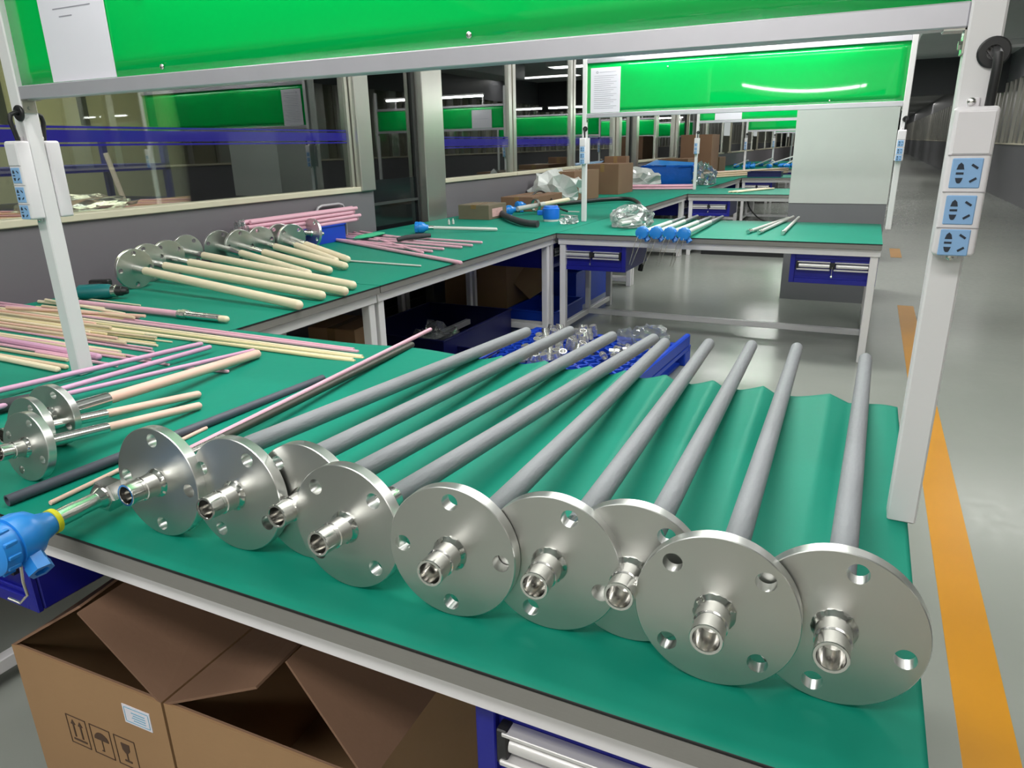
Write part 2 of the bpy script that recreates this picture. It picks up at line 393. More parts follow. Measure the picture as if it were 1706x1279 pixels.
# ---------------------------------------------------------------- benches
def bench_parts(t, L, D, z=0.75, mat_on=True, mesh_cache={}):
    """local: x 0..L, y 0..D (front edge at y=0)"""
    key = (L, D)
    if key not in mesh_cache:
        mc = {}
        mc['worktop'] = B().box((0.002, 0.002, z-0.037), (L-0.002, D-0.002, z-0.0065), 0.0015).mesh('worktop', M_EDGE)
        mc['rubber_mat'] = B().box((0.001, 0.0, z-0.0063), (L-0.001, D, z-0.0013), mi=1).box((0.001, 0.0005, z-0.0013), (L-0.001, D-0.0005, z), mi=0).mesh('rubber_mat', [M_GREEN, M_BLACK], 0)
        w = 0.045; zt = z-0.037
        b = B().box((0.003, 0.022, zt-w), (L-0.003, 0.022+w, zt), 0.003).box((0.003, D-0.030-w, zt-w), (L-0.003, D-0.030, zt), 0.003)
        b.box((0.012, 0.030+w, zt-w), (0.012+w, D-0.030-w, zt), 0.003).box((L-0.012-w, 0.030+w, zt-w), (L-0.012, D-0.030-w, zt), 0.003)
        mc['top_frame'] = b.mesh('top_frame', M_WHITE)
        mc['leg'] = B().box((0, 0, 0.0), (w, w, zt-w), 0.003).mesh('leg', M_WHITE)
        mc['end_rail'] = B().box((0, 0.075, 0.045), (0.035, D-0.075, 0.085), 0.003).mesh('end_rail', M_WHITE)
        mc['centre_rail'] = B().box((0.05, D/2-0.02, 0.045), (L-0.05, D/2+0.02, 0.085), 0.003).mesh('centre_rail', M_WHITE)
        mc['strut'] = B().box((0, D/2-0.02, 0.085), (0.035, D/2+0.02, zt-w), 0.003).mesh('strut', M_WHITE)
        mesh_cache[key] = mc
    mc = mesh_cache[key]; w = 0.045
    put('worktop', mc['worktop'], t)
    if mat_on: put('rubber_mat', mc['rubber_mat'], t)
    put('top_frame', mc['top_frame'], t)
    for x in (0.012, L-0.012-w):
        for y in (0.030, D-0.030-w): put('leg', mc['leg'], t, (x, y, 0))
    for x in (0.017, L-0.017-0.035):
        put('end_rail', mc['end_rail'], t, (x, 0, 0)); put('strut', mc['strut'], t, (x, 0, 0))
    put('centre_rail', mc['centre_rail'], t)
def drawer_meshes():
    W, H, D = 0.50, 0.185, 0.55
    b = B().box((0, 0.012, 0), (W, D, H), 0.004)
    # front face frame with a recessed panel
    b.box((0, 0, 0), (0.03, 0.012, H), 0.002).box((W-0.03, 0, 0), (W, 0.012, H), 0.002).box((0.03, 0, H-0.03), (W-0.03, 0.012, H), 0.002).box((0.03, 0, 0), (W-0.03, 0.012, 0.03), 0.002)
    b.box((0.03, 0.006, 0.03), (W-0.03, 0.012, 0.04), 0.002)
    body = b.mesh('drawer_unit', M_BLUE)
    h = B()
    for x0, x1 in ((0.045, 0.235), (0.262, 0.455)):
        h.cyl((x0+0.008, 0.004, 0.112), (x1, 0.004, 0.112), 0.013, seg=20)
        h.box((x0, -0.012, 0.132), (x1, 0.012, 0.138), 0.001).box((x0-0.004, -0.014, 0.084), (x1, 0.010, 0.093), 0.002)
    handle = h.mesh('handle', M_CHROME if False else mat('satin_aluminium', (222, 220, 220), 0.3, metal=0.4, var=0.02))
    e = B().box((0.036, -0.010, 0.083), (0.052, 0.012, 0.140), 0.002)
    endcap = e.mesh('handle_cap', M_BLKP)
    lock = B().box((0.233, -0.014, 0.095), (0.264, 0.010, 0.134), 0.002).cyl((0.249, -0.020, 0.112), (0.249, -0.012, 0.112), 0.009).mesh('lock', M_BLKP)
    key = B().box((0.248, -0.032, 0.060), (0.250, -0.020, 0.112)).cyl((0.244, -0.030, 0.052), (0.254, -0.030, 0.052), 0.009, seg=14).mesh('key', M_CHROME)
    return body, handle, endcap, lock, key
DM = drawer_meshes()
def drawer(t, loc, rotz=0, key=True):
    d = put('drawer_unit', DM[0], t, loc); d.rotation_euler = (0, 0, rotz)
    put('handle', DM[1], d); put('handle_cap', DM[2], d); put('handle_cap', DM[2], d, (0.414, 0, 0)); put('lock', DM[3], d)
    if key: put('key', DM[4], d)
CX0, CX1 = -1.970, 0.126
CL = CX1-CX0; CD = 1.175
CY = [0.611, 4.80, 9.03, 13.2, 17.4, 21.6]
CROSS_LABEL = ['white framed workbench holding the nine big flanged grey tubes', 'white framed workbench holding the four blue headed probes', 'workbench just beyond the square pillar with a thin cream strip on its mat', 'far workbench behind the pillar with blue drawers under it', 'distant workbench, fifth crosswise one along the row', 'most distant crosswise workbench of the row']
for i, y in enumerate(CY):
    t = thing('workbench', CROSS_LABEL[i], 'workbench', (CX0, y, 0), group='crosswise workbenches')
    bench_parts(t, CL, CD, mat_on=(i != 0))
    zd = 0.485
    if i == 0:
        drawer(t, (0.085, 0.05, zd)); drawer(t, (-0.390-CX0, 0.05, zd), key=False)
    else:
        drawer(t, (0.003, 0.05, zd)); drawer(t, (CL-0.51, 0.05, zd))
    if i == 0:
        # loose green sheet buckled between the tubes
        FX = [(-0.982, -0.986), (-0.831, -0.855), (-0.715, -0.709), (-0.608, -0.582), (-0.437, -0.499), (-0.307, -0.369), (-0.207, -0.249), (-0.098, -0.124), (0.026, 0.047)]
        bm = bmesh.new(); NX, NY = 300, 60
        def ht(x, y):
            if y < 0.82: return 0.0
            e = min(1.0, (y-0.82)/0.75); e = e*e*(3-2*e)
            xs = [a+(b-a)*(y-0.70)/(1.785-0.70) for a, b in FX]
            # slanting ridges, each rising towards the next tube and dropping beside it
            h = 0.0
            for j in range(len(xs)-1):
                if xs[j] < x < xs[j+1]:
                    u = (x-xs[j])/(xs[j+1]-xs[j])
                    h = 0.018*((u-0.14)/0.46)**1.3 if 0.14 < u < 0.60 else (0.018*(0.85-u)/0.25 if 0.6 <= u < 0.85 else 0.0)
            if x < xs[0]: h = 0.010*math.exp(-((x-xs[0]+0.22)/0.16)**2)
            if x > xs[-1]: h = 0.006*math.exp(-((x-xs[-1]-0.05)/0.04)**2)
            return h*e
        grid = []
        for iy in range(NY+1):
            y_ = iy/NY*CD
            row = []
            for ix in range(NX+1):
                x_ = ix/NX*CL; wx, wy = CX0+x_, y+y_
                z_ = 0.75+ht(wx, wy)
                row.append(bm.verts.new((x_, y_, z_)))
            grid.append(row)
        for iy in range(NY):
            for ix in range(NX):
                f = bm.faces.new((grid[iy][ix], grid[iy][ix+1], grid[iy+1][ix+1], grid[iy+1][ix])); f.smooth = True
        me = bpy.data.meshes.new('rubber_mat'); bm.to_mesh(me); bm.free()
        me.materials.append(M_GREEN); me.materials.append(M_BLACK)
        mo = put('rubber_mat', me, t)
        sm = mo.modifiers.new('thickness', 'SOLIDIFY'); sm.thickness = 0.005; sm.offset = -1; sm.material_offset = 1; sm.material_offset_rim = 1
# long benches along the glass wall (rotated: local x runs along the wall)
WX = -1.975; WD = 1.22
WY = [-1.53, 0.57, 2.67, 4.77, 6.87, 8.97, 11.07, 13.17, 15.27, 17.37, 19.47, 21.57]
WL = ['workbench beside the wall under the heap of thin ceramic rods, front part', 'wall side workbench carrying the drill and the rod heap', 'wall side workbench with pink rods and the blue ball headed probe', 'wall side workbench with the tangled black hose and clear bag', 'wall side workbench stretching to the pink rods before the blue wrapped box', 'wall side workbench under the blue wrapped box', 'wall side workbench behind the blue wrapped box', 'wall side workbench with the long peach rod bundle', 'distant wall side workbench with blue clutter', 'distant wall side workbench, third from the end', 'distant wall side workbench, second from the end', 'wall side workbench at the very end of the row']
for y, lab in zip(WY, WL):
    t = thing('workbench', lab, 'workbench', (WX, y, 0), PI/2, 'workbenches along the glass wall')
    bench_parts(t, 2.096, WD if y < 2 else 1.385)
    if y in (4.77, 8.97, 13.17): drawer(t, (0.06, 0.05, 0.485))
# small steel handle part of the near bench edge is left plain

# ---------------------------------------------------------------- sign frames with posts
def sign_frame(i, y, zb, zt, label, nx=0):
    t = thing('sign_frame', label, 'sign frame', (0, y, 0.75), group='green sign frames over the benches')
    H = 1.42; w = 0.036 if i else 0.042
    for x in ((-1.983, 0.116) if i == 0 else (-2.06, 0.165)):
        B().box((x-w/2, -w/2, 0.001), (x+w/2, w/2, H), 0.003).obj('post', M_WHITE, t)
    x0, x1 = (-1.962, 0.095) if i == 0 else (-2.042, 0.147)
    for z in (zb, zt):
        B().box((x0, -0.018, z-0.75), (x1, 0.018, z-0.75+0.032), 0.002).obj('cross_beam', M_ALU, t)
    # slightly bowed acrylic board
    bm = bmesh.new(); N = 40; za, zc = zb-0.75+0.032, zt-0.75
    rows = []
    for k in range(N+1):
        u = k/N; x = x0+(x1-x0)*u
        col = []
        for j in range(9):
            v = j/8; z = za+(zc-za)*v
            bow = 0.35*(v-0.5)*max(-0.006, 0.009-(0.014 if u < 0.75 else 0.010)*((u-0.75)/0.23)**2) if i else 0.002*math.sin(PI*v)
            col.append(bm.verts.new((x, bow-0.004, z)))
        rows.append(col)
    for k in range(N):
        for j in range(8):
            f = bm.faces.new((rows[k][j], rows[k+1][j], rows[k+1][j+1], rows[k][j+1])); f.smooth = True
    me = bpy.data.meshes.new('green_board'); bm.to_mesh(me); bm.free(); me.materials.append(M_BOARD)
    bo = put('green_board', me, t); sm = bo.modifiers.new('thickness', 'SOLIDIFY'); sm.thickness = 0.004; sm.offset = 0
    for x, s in ((x0, 1), (x1, -1)):
        bb = B().box((x, -0.017, zb-0.75-0.032), (x+s*0.003, 0.017, zb-0.75), 0.0005).box((x, -0.017, zb-0.75-0.003), (x+s*0.028, 0.017, zb-0.75), 0.0005)
        bb.cyl((x+s*0.003, 0, zb-0.75-0.02), (x+s*0.007, 0, zb-0.75-0.02), 0.006, seg=6)
        bb.obj('corner_bracket', M_STEEL, t)
    for x, z in ((-0.665, 0.018), (-1.445, 0.014), (-1.486, 0.16)) if i == 0 else ((-1.42, 0.30), (-0.3, 0.02)):
        B().ball((x, -0.009, zb-0.75+0.032+z), 0.006, 12, sc=(1, 0.5, 1)).obj('board_screw', M_CHROME, t)
    return t
SIGNS = [(1.223, 1.487, 1.905), (5.61, 1.545, 1.935), (9.82, 1.575, 1.90), (14.0, 1.50, 1.90), (18.2, 1.50, 1.90), (22.4, 1.5, 1.9)]
SIGNL = ['white post frame with a big glossy green board over the flanged grey tubes', 'white post frame with a green board whose gloss shows curved light streaks', 'white post frame rising behind the blue wrapped box', 'white post frame behind the long peach rod bundle', 'white post frame amid the blue clutter far down the row', 'farthest white post frame with a green board']
for i, (y, zb, zt) in enumerate(SIGNS): sign_frame(i, y, zb, zt, SIGNL[i])
# LED tubes above each board
TUBEL = ['lit tube lamp above the big green board', 'lit tube lamp above the second green board', 'lit tube lamp above the third green board', 'lit tube lamp above the fourth green board', 'distant lit tube lamp above the fifth green board', 'farthest lit tube lamp above a green board']
for i, (y, zb, zt) in enumerate(SIGNS):
    t = thing('tube_lamp', TUBEL[i], 'tube lamp', (0, y, zt+(0.14 if i else 0.09)), group='tube lamps above the green boards')
    for k, (a, c) in enumerate(((-1.80, -1.02), (-0.90, -0.12)) if i else ((-1.62, -0.12),)):
        B().box((a, -0.155, 0.014), (c, -0.115, 0.034), 0.003).obj('housing', M_WHITE, t)
        B().cyl((a+0.02, -0.135, 0), (c-0.02, -0.135, 0), 0.013, seg=12).obj('tube', M_TUBE, t)
    for x in (-1.7, -0.2): B().box((x-0.01, -0.14, 0.02), (x+0.01, 0.018, 0.034)).box((x-0.01, 0.005, -0.14+0.032), (x+0.01, 0.018, 0.03)).obj('arm', M_WHITE, t)

# power strips
def strip_meshes():
    W, H, D = 0.052, 0.196, 0.036
    body = B().box((-W/2, -D, -H/2), (W/2, 0, H/2), 0.006, seg=4)
    body.box((-W/2+0.004, -D-0.0012, 0.038), (W/2-0.004, -D+0.002, H/2-0.006), 0.001)
    bd = body.mesh('body', M_PLASW)
    g = B()
    for z in (0.037, -0.011, -0.059): g.box((-W/2+0.001, -D-0.0006, z-0.0006), (W/2-0.001, -D+0.001, z+0.0006))
    g.box((-0.004, -D-0.0008, -0.0905), (0.005, -D+0.001, -0.0875))
    seam = g.mesh('seam', mat('seam_grey', (150, 146, 150), 0.6))
    socks, slots = [], []
    for z in (0.0135, -0.035, -0.079):
        h = 0.0195 if z > -0.07 else 0.018
        socks.append(B().box((-0.019, -D-0.0016, z-h), (0.017, -D+0.001, z+h), 0.0012).mesh('socket', M_SOCK))
        q = B(); y0, y1 = -D-0.0022, -D-0.0014
        def sl(pts, q=q): q.slab([(px, y1, z+pz) for px, pz in pts], (0, -1, 0), 0.0008)
        sl([(-0.013, 0.005), (-0.004, 0.005), (-0.0055, 0.011), (-0.0085, 0.014), (-0.0115, 0.011)])
        sl([(-0.013, -0.0015), (-0.004, -0.0015), (-0.004, 0.0012), (-0.013, 0.0012)])
        sl([(-0.013, -0.006), (-0.004, -0.006), (-0.0055, -0.011), (-0.007, -0.013), (-0.010, -0.013), (-0.0115, -0.011)])
        sl([(0.0035, 0.010), (0.005, 0.0125), (0.0125, 0.0075), (0.011, 0.005)])
        sl([(0.0035, -0.010), (0.005, -0.0125), (0.0125, -0.0075), (0.011, -0.005)])
        slots.append(q.mesh('socket_holes', M_SLOT))
    ear = B().box((-0.012, -0.004, H/2-0.002), (0.004, 0, H/2+0.012), 0.001).box((-0.010, -0.004, -H/2-0.008), (0.010, 0, -H/2+0.002), 0.001).mesh('mounting_ear', M_PLASW)
    scr = B().ball((0, 0, 0), 0.0055, 12, sc=(1, 0.6, 1)).mesh('screw', M_CHROME)
    pts = [(0.012, 0.012, 0.165), (0.012, -0.012, 0.166), (0.013, -0.026, 0.160), (0.0135, -0.029, 0.145), (0.0135, -0.024, 0.120), (0.0135, -0.020, 0.094)]
    cord = B().tube(pts, 0.0058, 12).mesh('cord', M_BLKP)
    gr = B().lathe((0.010, 0.001, 0.165), (0, -1, 0), [(0, 0.010), (0, 0.0195), (0.004, 0.0195), (0.006, 0.0175), (0.006, 0.009), (0.0005, 0.009), (0.0005, 0)], 28, cap=False).mesh('grommet', M_BLKP)
    return bd, seam, socks, slots, ear, scr, cord, gr
SM = strip_meshes()
def strip(loc, back, label, group):
    t = thing('power_strip', label, 'power strip', loc, PI if back else 0, group)
    bd = put('body', SM[0], t); put('seam', SM[1], bd)
    for a, s in zip(SM[2], SM[3]):
        k = put('socket', a, t); put('socket_holes', s, k)
    put('mounting_ear', SM[4], t); put('screw', SM[5], t, (-0.006, -0.005, 0.105)); put('screw', SM[5], t, (0, -0.005, -0.103)); put('cord', SM[6], t); put('grommet', SM[7], t)
    return t
strip((0.119, 1.2015, 1.289), False, 'white power strip with three light blue sockets on the nearest right post', 'power strips on the posts')
strip((-1.983, 1.2015, 1.29), False, 'white power strip on the near left post, the side with blue sockets showing', 'power strips on the posts')
strip((-1.983, 1.2445, 1.29), True, 'blank backed white power strip behind the near left post', 'power strips on the posts')
pn = [('second left post, beside the clear bag of tubes', 'back of the second left post'), ('post rising from the blue wrapped box', 'back of the post beside the blue wrapped box'), ('post behind the peach rod bundle', 'back of the post behind the peach rod bundle'), ('post amid the far blue clutter', 'back of the post amid the far blue clutter')]
for k, (y, _, _) in enumerate(SIGNS[1:5]):
    strip((-2.06, y-0.0185, 1.30), False, 'small white power strip on the '+pn[k][0], 'power strips on the posts')
    if k < 2: strip((-2.06, y+0.0185, 1.30), True, 'white power strip on the '+pn[k][1], 'power strips on the posts')
strip((0.165, 5.61-0.0185, 1.30), False, 'white power strip with blue sockets on the post right of the curved light streaks', 'power strips on the posts')

# notices on the boards
def notice(name_label, x0, x1, z0, z1, y, lines, logo=False):
    o = B().box((x0, y-0.0012, z0), (x1, y, z1)).obj('paper_notice', M_PAPER, smooth=0)
    tag(o, name_label, 'notice')
    q = B()
    for (a, c, v) in lines:
        q.box((x0+(x1-x0)*a, y-0.0018, z0+(z1-z0)*v-0.0011), (x0+(x1-x0)*c, y-0.0011, z0+(z1-z0)*v+0.0011))
    if logo: q.lathe((x0+(x1-x0)*0.22, y-0.0011, z0+(z1-z0)*0.9), (0, -1, 0), [(0, 0.005), (0, 0.009), (0.0006, 0.009), (0.0006, 0.005), (0, 0.005)], 20, cap=False)
    q.obj('printed_lines', M_INK, o, 0)
    return o
notice('white paper notice on the left of the big near green board', -1.832, -1.600, 1.521, 1.86, 1.223-0.0065, [(0.2, 0.75, 0.60), (0.28, 0.6, 0.55), (0.22, 0.8, 0.46), (0.3, 0.5, 0.41), (0.2, 0.8, 0.7), (0.25, 0.8, 0.78)])
notice('white printed sheet with a small round emblem on the second green board', -2.012, -1.775, 1.58, 1.90, 5.61-0.0125, [(0.3, 0.85, 0.9)]+[(0.12, 0.88-0.1*((k*7) % 3), 0.82-0.045*k) for k in range(17)], True)
notice('white sheet on the third green board, partly behind the second frame', -1.85, -1.52, 1.61, 1.86, 9.82-0.0125, [(0.2, 0.8, 0.5)])

# ---------------------------------------------------------------- flanged probes
def flange_mesh(R, th, nh=4, rb=0.78, rh=0.0115):
    b = B(); b.lathe((0, 0, 0), (0, 1, 0), [(0, 0), (0, R-0.001), (0.001, R), (th-0.001, R), (th, R-0.001), (th, 0)], 96, cap=False)
    me = b.mesh('flange', [M_STEELF, M_RIM], 0)
    o = bpy.data.objects.new('tmp', me); COL.objects.link(o)
    c = B()
    for k in range(nh):
        a = 2*PI*k/nh; x, z = R*rb*math.cos(a), R*rb*math.sin(a)
        c.cyl((x, -0.01, z), (x, th+0.01, z), rh, seg=28, mi=0)
    cm = c.mesh('cut', [M_RIM], 0); co = bpy.data.objects.new('cut', cm); COL.objects.link(co)
    md = o.modifiers.new('b', 'BOOLEAN'); md.operation = 'DIFFERENCE'; md.object = co; md.solver = 'EXACT'
    bpy.context.view_layer.update()
    dg = bpy.context.evaluated_depsgraph_get()
    res = bpy.data.meshes.new_from_object(o.evaluated_get(dg))
    bpy.data.objects.remove(o); bpy.data.objects.remove(co)
    res.name = 'flange'
    while len(res.materials) < 2: res.materials.append(M_RIM)
    for p in res.polygons: p.material_index = 0 if abs(p.normal.y) > 0.9 else 1
    res.shade_smooth(); res.set_sharp_from_angle(angle=math.radians(30))
    return res
def hub_mesh(k=1.0):
    """threaded coupling welded on the face, pointing to -Y"""
    b = B()
    b.lathe((0, 0.001, 0), (0, -1, 0), [(0, 0.0245*k), (0.003*k, 0.0235*k), (0.006*k, 0.0208*k), (0.009*k, 0.0195*k), (0.022*k, 0.0192*k), (0.030*k, 0.0192*k), (0.031*k, 0.0176*k), (0.036*k, 0.0176*k), (0.037*k, 0.0181*k), (0.057*k, 0.0181*k), (0.058*k, 0.0174*k), (0.058*k, 0.0146*k), (0.057*k, 0.0140*k), (0.022*k, 0.0132*k), (0.021*k, 0.0045*k), (0.010*k, 0.0040*k), (0.010*k, 0)], 40, cap=False)
    random.seed(3)
    bm = b.bm
    for v in bm.verts:
        if -0.008*k < v.co.y < -0.001*k and (v.co.x**2+v.co.z**2) > (0.0195*k)**2:
            s = 1+random.uniform(-0.04, 0.07); v.co.x *= s; v.co.z *= s
    return b.mesh('coupling', M_CHROME, 22)
FR = 0.0925
FL_BIG = flange_mesh(FR, 0.019)
HUB = hub_mesh()
SLEEVE = B().lathe((0, 0.019, 0), (0, 1, 0), [(0, 0.0225), (0.003, 0.0215), (0.005, 0.0192), (0.094, 0.0192), (0.095, 0.0185)], 36).mesh('sleeve', M_CHROME)
def probe(label, c, tip, spin, r=0.0178, m=None, flange=FL_BIG, hub=HUB, sleeve=SLEEVE, s_end=0.11, group=None, name='flanged_protection_tube'):
    t = thing(name, label, 'protection tube', group=group)
    L = aim(t, c, tip, spin)
    put('flange', flange, t)
    if hub: put('coupling', hub, t)
    put('sleeve', sleeve, t)
    B().rod((0, s_end, 0), (0, L, 0), r, 28).obj('ceramic_tube', m or M_GREY, t)
    return t
BIG = [((-0.982, 0.685, 0.843), (-0.9879, 2.1511, 0.7457)), ((-0.831, 0.703, 0.843), (-0.8652, 2.2437, 0.7392)), ((-0.715, 0.729, 0.843), (-0.7068, 2.2237, 0.7397)), ((-0.608, 0.694, 0.843), (-0.5716, 2.2462, 0.7389)), ((-0.437, 0.696, 0.843), (-0.5226, 2.1937, 0.7427)), ((-0.307, 0.724, 0.843), (-0.396, 2.2563, 0.7374)), ((-0.207, 0.745, 0.843), (-0.2699, 2.2963, 0.7339)), ((-0.098, 0.71, 0.843), (-0.1374, 2.3189, 0.7336)), ((0.026, 0.734, 0.843), (0.0564, 2.2538, 0.7374))]
BIGL = ['big flanged grey tube nearest the hex nut and blue head, first of the nine', 'flanged grey tube second from the blue head', 'flanged grey tube with its disc half hidden behind the fourth disc', 'flanged grey tube fourth from the blue head, disc fully in view', 'middle one of the nine flanged grey tubes', 'flanged grey tube sixth from the blue head', 'flanged grey tube with its disc wedged between the sixth and eighth discs', 'flanged grey tube eighth in the row, large full disc in front', 'flanged grey tube last in the row, closest to the near right post']
SPIN = [0, 28, 50, 45, 0, 20, 35, 45, 12]
for (c, tip), lab, sp in zip(BIG, BIGL, SPIN):
    probe(lab, c, tip, math.radians(sp), group='nine big flanged grey tubes')
# small flanged probes at the far left of the near bench
SR = 0.068
FL_SM = flange_mesh(SR, 0.017, rb=0.76, rh=0.008)
HUB_SM = hub_mesh(0.85)
SM3 = [((-1.403, 0.723, 0.8185), (-1.4074, 0.8925, 0.7948), (-1.414, 1.142, 0.76), 0.0095), ((-1.488, 0.778, 0.8185), (-1.4872, 0.9467, 0.7953), (-1.486, 1.204, 0.76), 0.0095), ((-1.525, 0.85, 0.8185), (-1.5441, 0.9946, 0.8072), (-1.617, 1.545, 0.764), 0.0135)]
SML = ['small flanged probe with a peach tip, frontmost of three', 'small flanged probe with a peach tip, middle of three', 'flanged probe with the longest and thickest peach tube, behind the other two']
for (c, sl, tip, r), lab in zip(SM3, SML):
    t = thing('flanged_thermowell', lab, 'protection tube', group='three small flanged probes')
    L = aim(t, c, tip, 0.35); ls = (Vector(sl)-Vector(c)).length
    put('flange', FL_SM, t); put('coupling', HUB_SM, t)
    B().cyl((0, 0.016, 0), (0, ls, 0), r*1.2, seg=28).obj('sleeve', M_CHROME, t)
    B().rod((0, ls, 0), (0, L, 0), r, 24).obj('ceramic_tube', M_PEACH, t)
# cream probes on the wall side bench
CR = [((-3.049, 2.22, 0.843), (-2.9564, 2.2109, 0.8369), (-1.949, 2.112, 0.771)), ((-3.152, 2.375, 0.843), (-3.0144, 2.3658, 0.8345), (-1.989, 2.297, 0.771)), ((-3.177, 2.511, 0.843), (-2.9958, 2.4953, 0.8323), (-1.955, 2.405, 0.771)), ((-3.28, 2.715, 0.843), (-3.1189, 2.6917, 0.8339), (-2.01, 2.531, 0.771)), ((-3.28, 2.941, 0.843), (-3.0451, 2.8794, 0.8231), (-2.43, 2.718, 0.771)), ((-3.19, 3.006, 0.843), (-2.9509, 2.9524, 0.8216), (-2.387, 2.826, 0.771)), ((-3.19, 3.164, 0.843), (-3.028, 3.1226, 0.8283), (-2.395, 2.961, 0.771)), ((-3.19, 3.326, 0.843), (-2.9885, 3.2516, 0.8197), (-2.567, 3.096, 0.771)), ((-3.111, 3.341, 0.843), (-2.9455, 3.2874, 0.8225), (-2.53, 3.153, 0.771))]
CRL = ['cream ceramic tube with a steel flange, nearest of the wall side row', 'cream ceramic tube with flange, second from the drill', 'cream ceramic tube with flange, third from the drill', 'cream ceramic tube with flange, longest reaching over the bench seam', 'cream flanged tube whose tip lies behind the longest one', 'cream flanged tube, fourth from the pink rods end', 'cream flanged tube with its tip just past its neighbours', 'cream flanged tube with its tip hidden behind the overhanging one', 'cream flanged tube nearest the pink rods']
for k, ((c, sl, tip), lab) in enumerate(zip(CR, CRL)):
    t = thing('flanged_protection_tube', lab, 'protection tube', group='cream flanged tubes on the wall side bench')
    L = aim(t, c, tip, 0.3*k); ls = (Vector(sl)-Vector(c)).length
    put('flange', FL_BIG, t); put('coupling', HUB, t)
    B().cyl((0, 0.016, 0), (0, ls, 0), 0.0185, seg=24).obj('sleeve', M_CHROME, t)
    B().rod((0, ls, 0), (0, L, 0), 0.0195, 24).obj('ceramic_tube', M_CREAM, t)

# ---------------------------------------------------------------- loose rods
def rod(label, a, b, r, m, group=None, name='ceramic_rod', tip=False, hollow=False, seg=14):
    a = Vector(a); b = Vector(b)
    if hollow: q = B().pipe((0, 0, 0), b-a, r, r*0.72)
    else: q = B().rod((0, 0, 0), b-a, r, seg, tip=tip)
    o = q.obj(name, m); o.location = a
    tag(o, label, 'rod', group)
    return o
PILE = [((-3.082, 1.949, 0.754), (-2.66, 1.938, 0.754), 0.0035, 'c'), ((-3.155, 1.823, 0.757), (-2.729, 1.831, 0.757), 0.007, 'c'), ((-3.04, 1.743, 0.757), (-2.466, 1.735, 0.757), 0.0065, 'y'), ((-3.101, 1.822, 0.769), (-2.51, 1.755, 0.769), 0.006, 'c'), ((-2.98, 1.732, 0.769), (-2.416, 1.725, 0.769), 0.006, 's'), ((-3.205, 1.71, 0.757), (-2.447, 1.77, 0.757), 0.0065, 'p'), ((-3.095, 1.658, 0.769), (-2.4, 1.759, 0.769), 0.006, 'a'), ((-3.148, 1.669, 0.756), (-2.446, 1.736, 0.756), 0.006, 'y'), ((-3.482, 1.751, 0.756), (-1.387, 1.711, 0.756), 0.0055, 'p'), ((-3.453, 1.715, 0.756), (-1.357, 1.694, 0.756), 0.0055, 'p'), ((-3.425, 1.681, 0.756), (-1.312, 1.655, 0.756), 0.0055, 'c'), ((-3.397, 1.648, 0.756), (-1.296, 1.64, 0.756), 0.0055, 'y'), ((-3.37, 1.615, 0.756), (-1.301, 1.605, 0.756), 0.0055, 'y'), ((-3.344, 1.583, 0.756), (-1.319, 1.618, 0.756), 0.0055, 'c'), ((-2.881, 1.573, 0.755), (-2.202, 1.599, 0.755), 0.0045, 'y'), ((-3.038, 1.531, 0.755), (-2.102, 1.562, 0.755), 0.0045, 'y'), ((-2.711, 1.537, 0.753), (-2.028, 1.567, 0.753), 0.003, 'c'), ((-3.036, 1.508, 0.755), (-2.058, 1.526, 0.755), 0.005, 'y'), ((-3.064, 1.501, 0.754), (-2.03, 1.513, 0.754), 0.004, 'c'), ((-2.989, 1.527, 0.764), (-2.09, 1.558, 0.764), 0.004, 's'), ((-3.045, 1.47, 0.754), (-2.014, 1.479, 0.754), 0.004, 'p'), ((-2.908, 1.459, 0.754), (-1.975, 1.454, 0.754), 0.004, 'p'), ((-2.887, 1.406, 0.756), (-2.071, 1.408, 0.756), 0.006, 'c'), ((-3.028, 1.464, 0.765), (-2.123, 1.468, 0.765), 0.005, 's'), ((-3.005, 1.493, 0.765), (-2.208, 1.5, 0.765), 0.005, 'a'), ((-3.115, 1.531, 0.765), (-2.299, 1.527, 0.765), 0.0045, 'y'), ((-2.89, 1.388, 0.756), (-2.013, 1.38, 0.756), 0.006, 's'), ((-2.636, 1.407, 0.755), (-1.943, 1.389, 0.755), 0.0045, 'p'), ((-2.856, 1.352, 0.761), (-2.058, 1.332, 0.761), 0.011, 'm'), ((-2.304, 1.383, 0.754), (-1.911, 1.393, 0.754), 0.0035, 'p'), ((-2.21, 1.362, 0.754), (-1.808, 1.373, 0.754), 0.004, 'p'), ((-2.764, 1.321, 0.755), (-2.115, 1.318, 0.755), 0.005, 'p'), ((-2.693, 1.283, 0.756), (-2.145, 1.284, 0.756), 0.006, 's'), ((-2.566, 1.217, 0.759), (-2.056, 1.201, 0.759), 0.0085, 'c'), ((-2.553, 1.228, 0.758), (-2.062, 1.23, 0.758), 0.0075, 's'), ((-2.338, 1.307, 0.755), (-1.944, 1.303, 0.755), 0.005, 'p'), ((-3.326, 1.622, 0.767), (-2.481, 1.613, 0.767), 0.0055, 'a'), ((-3.305, 1.588, 0.767), (-2.363, 1.59, 0.767), 0.0055, 's'), ((-3.096, 1.543, 0.767), (-2.455, 1.539, 0.767), 0.0055, 'y'), ((-3.143, 1.525, 0.766), (-2.379, 1.522, 0.766), 0.005, 'c'), ((-3.111, 1.484, 0.756), (-2.387, 1.467, 0.756), 0.006, 'y'), ((-3.292, 1.647, 0.756), (-2.638, 1.635, 0.756), 0.006, 'p'), ((-3.263, 1.609, 0.756), (-2.524, 1.599, 0.756), 0.006, 'y')]
MM = dict(c=M_CREAM, y=M_CREAM2, p=M_PINK, m=M_MAUVE, a=M_PEACH, s=M_SAND)
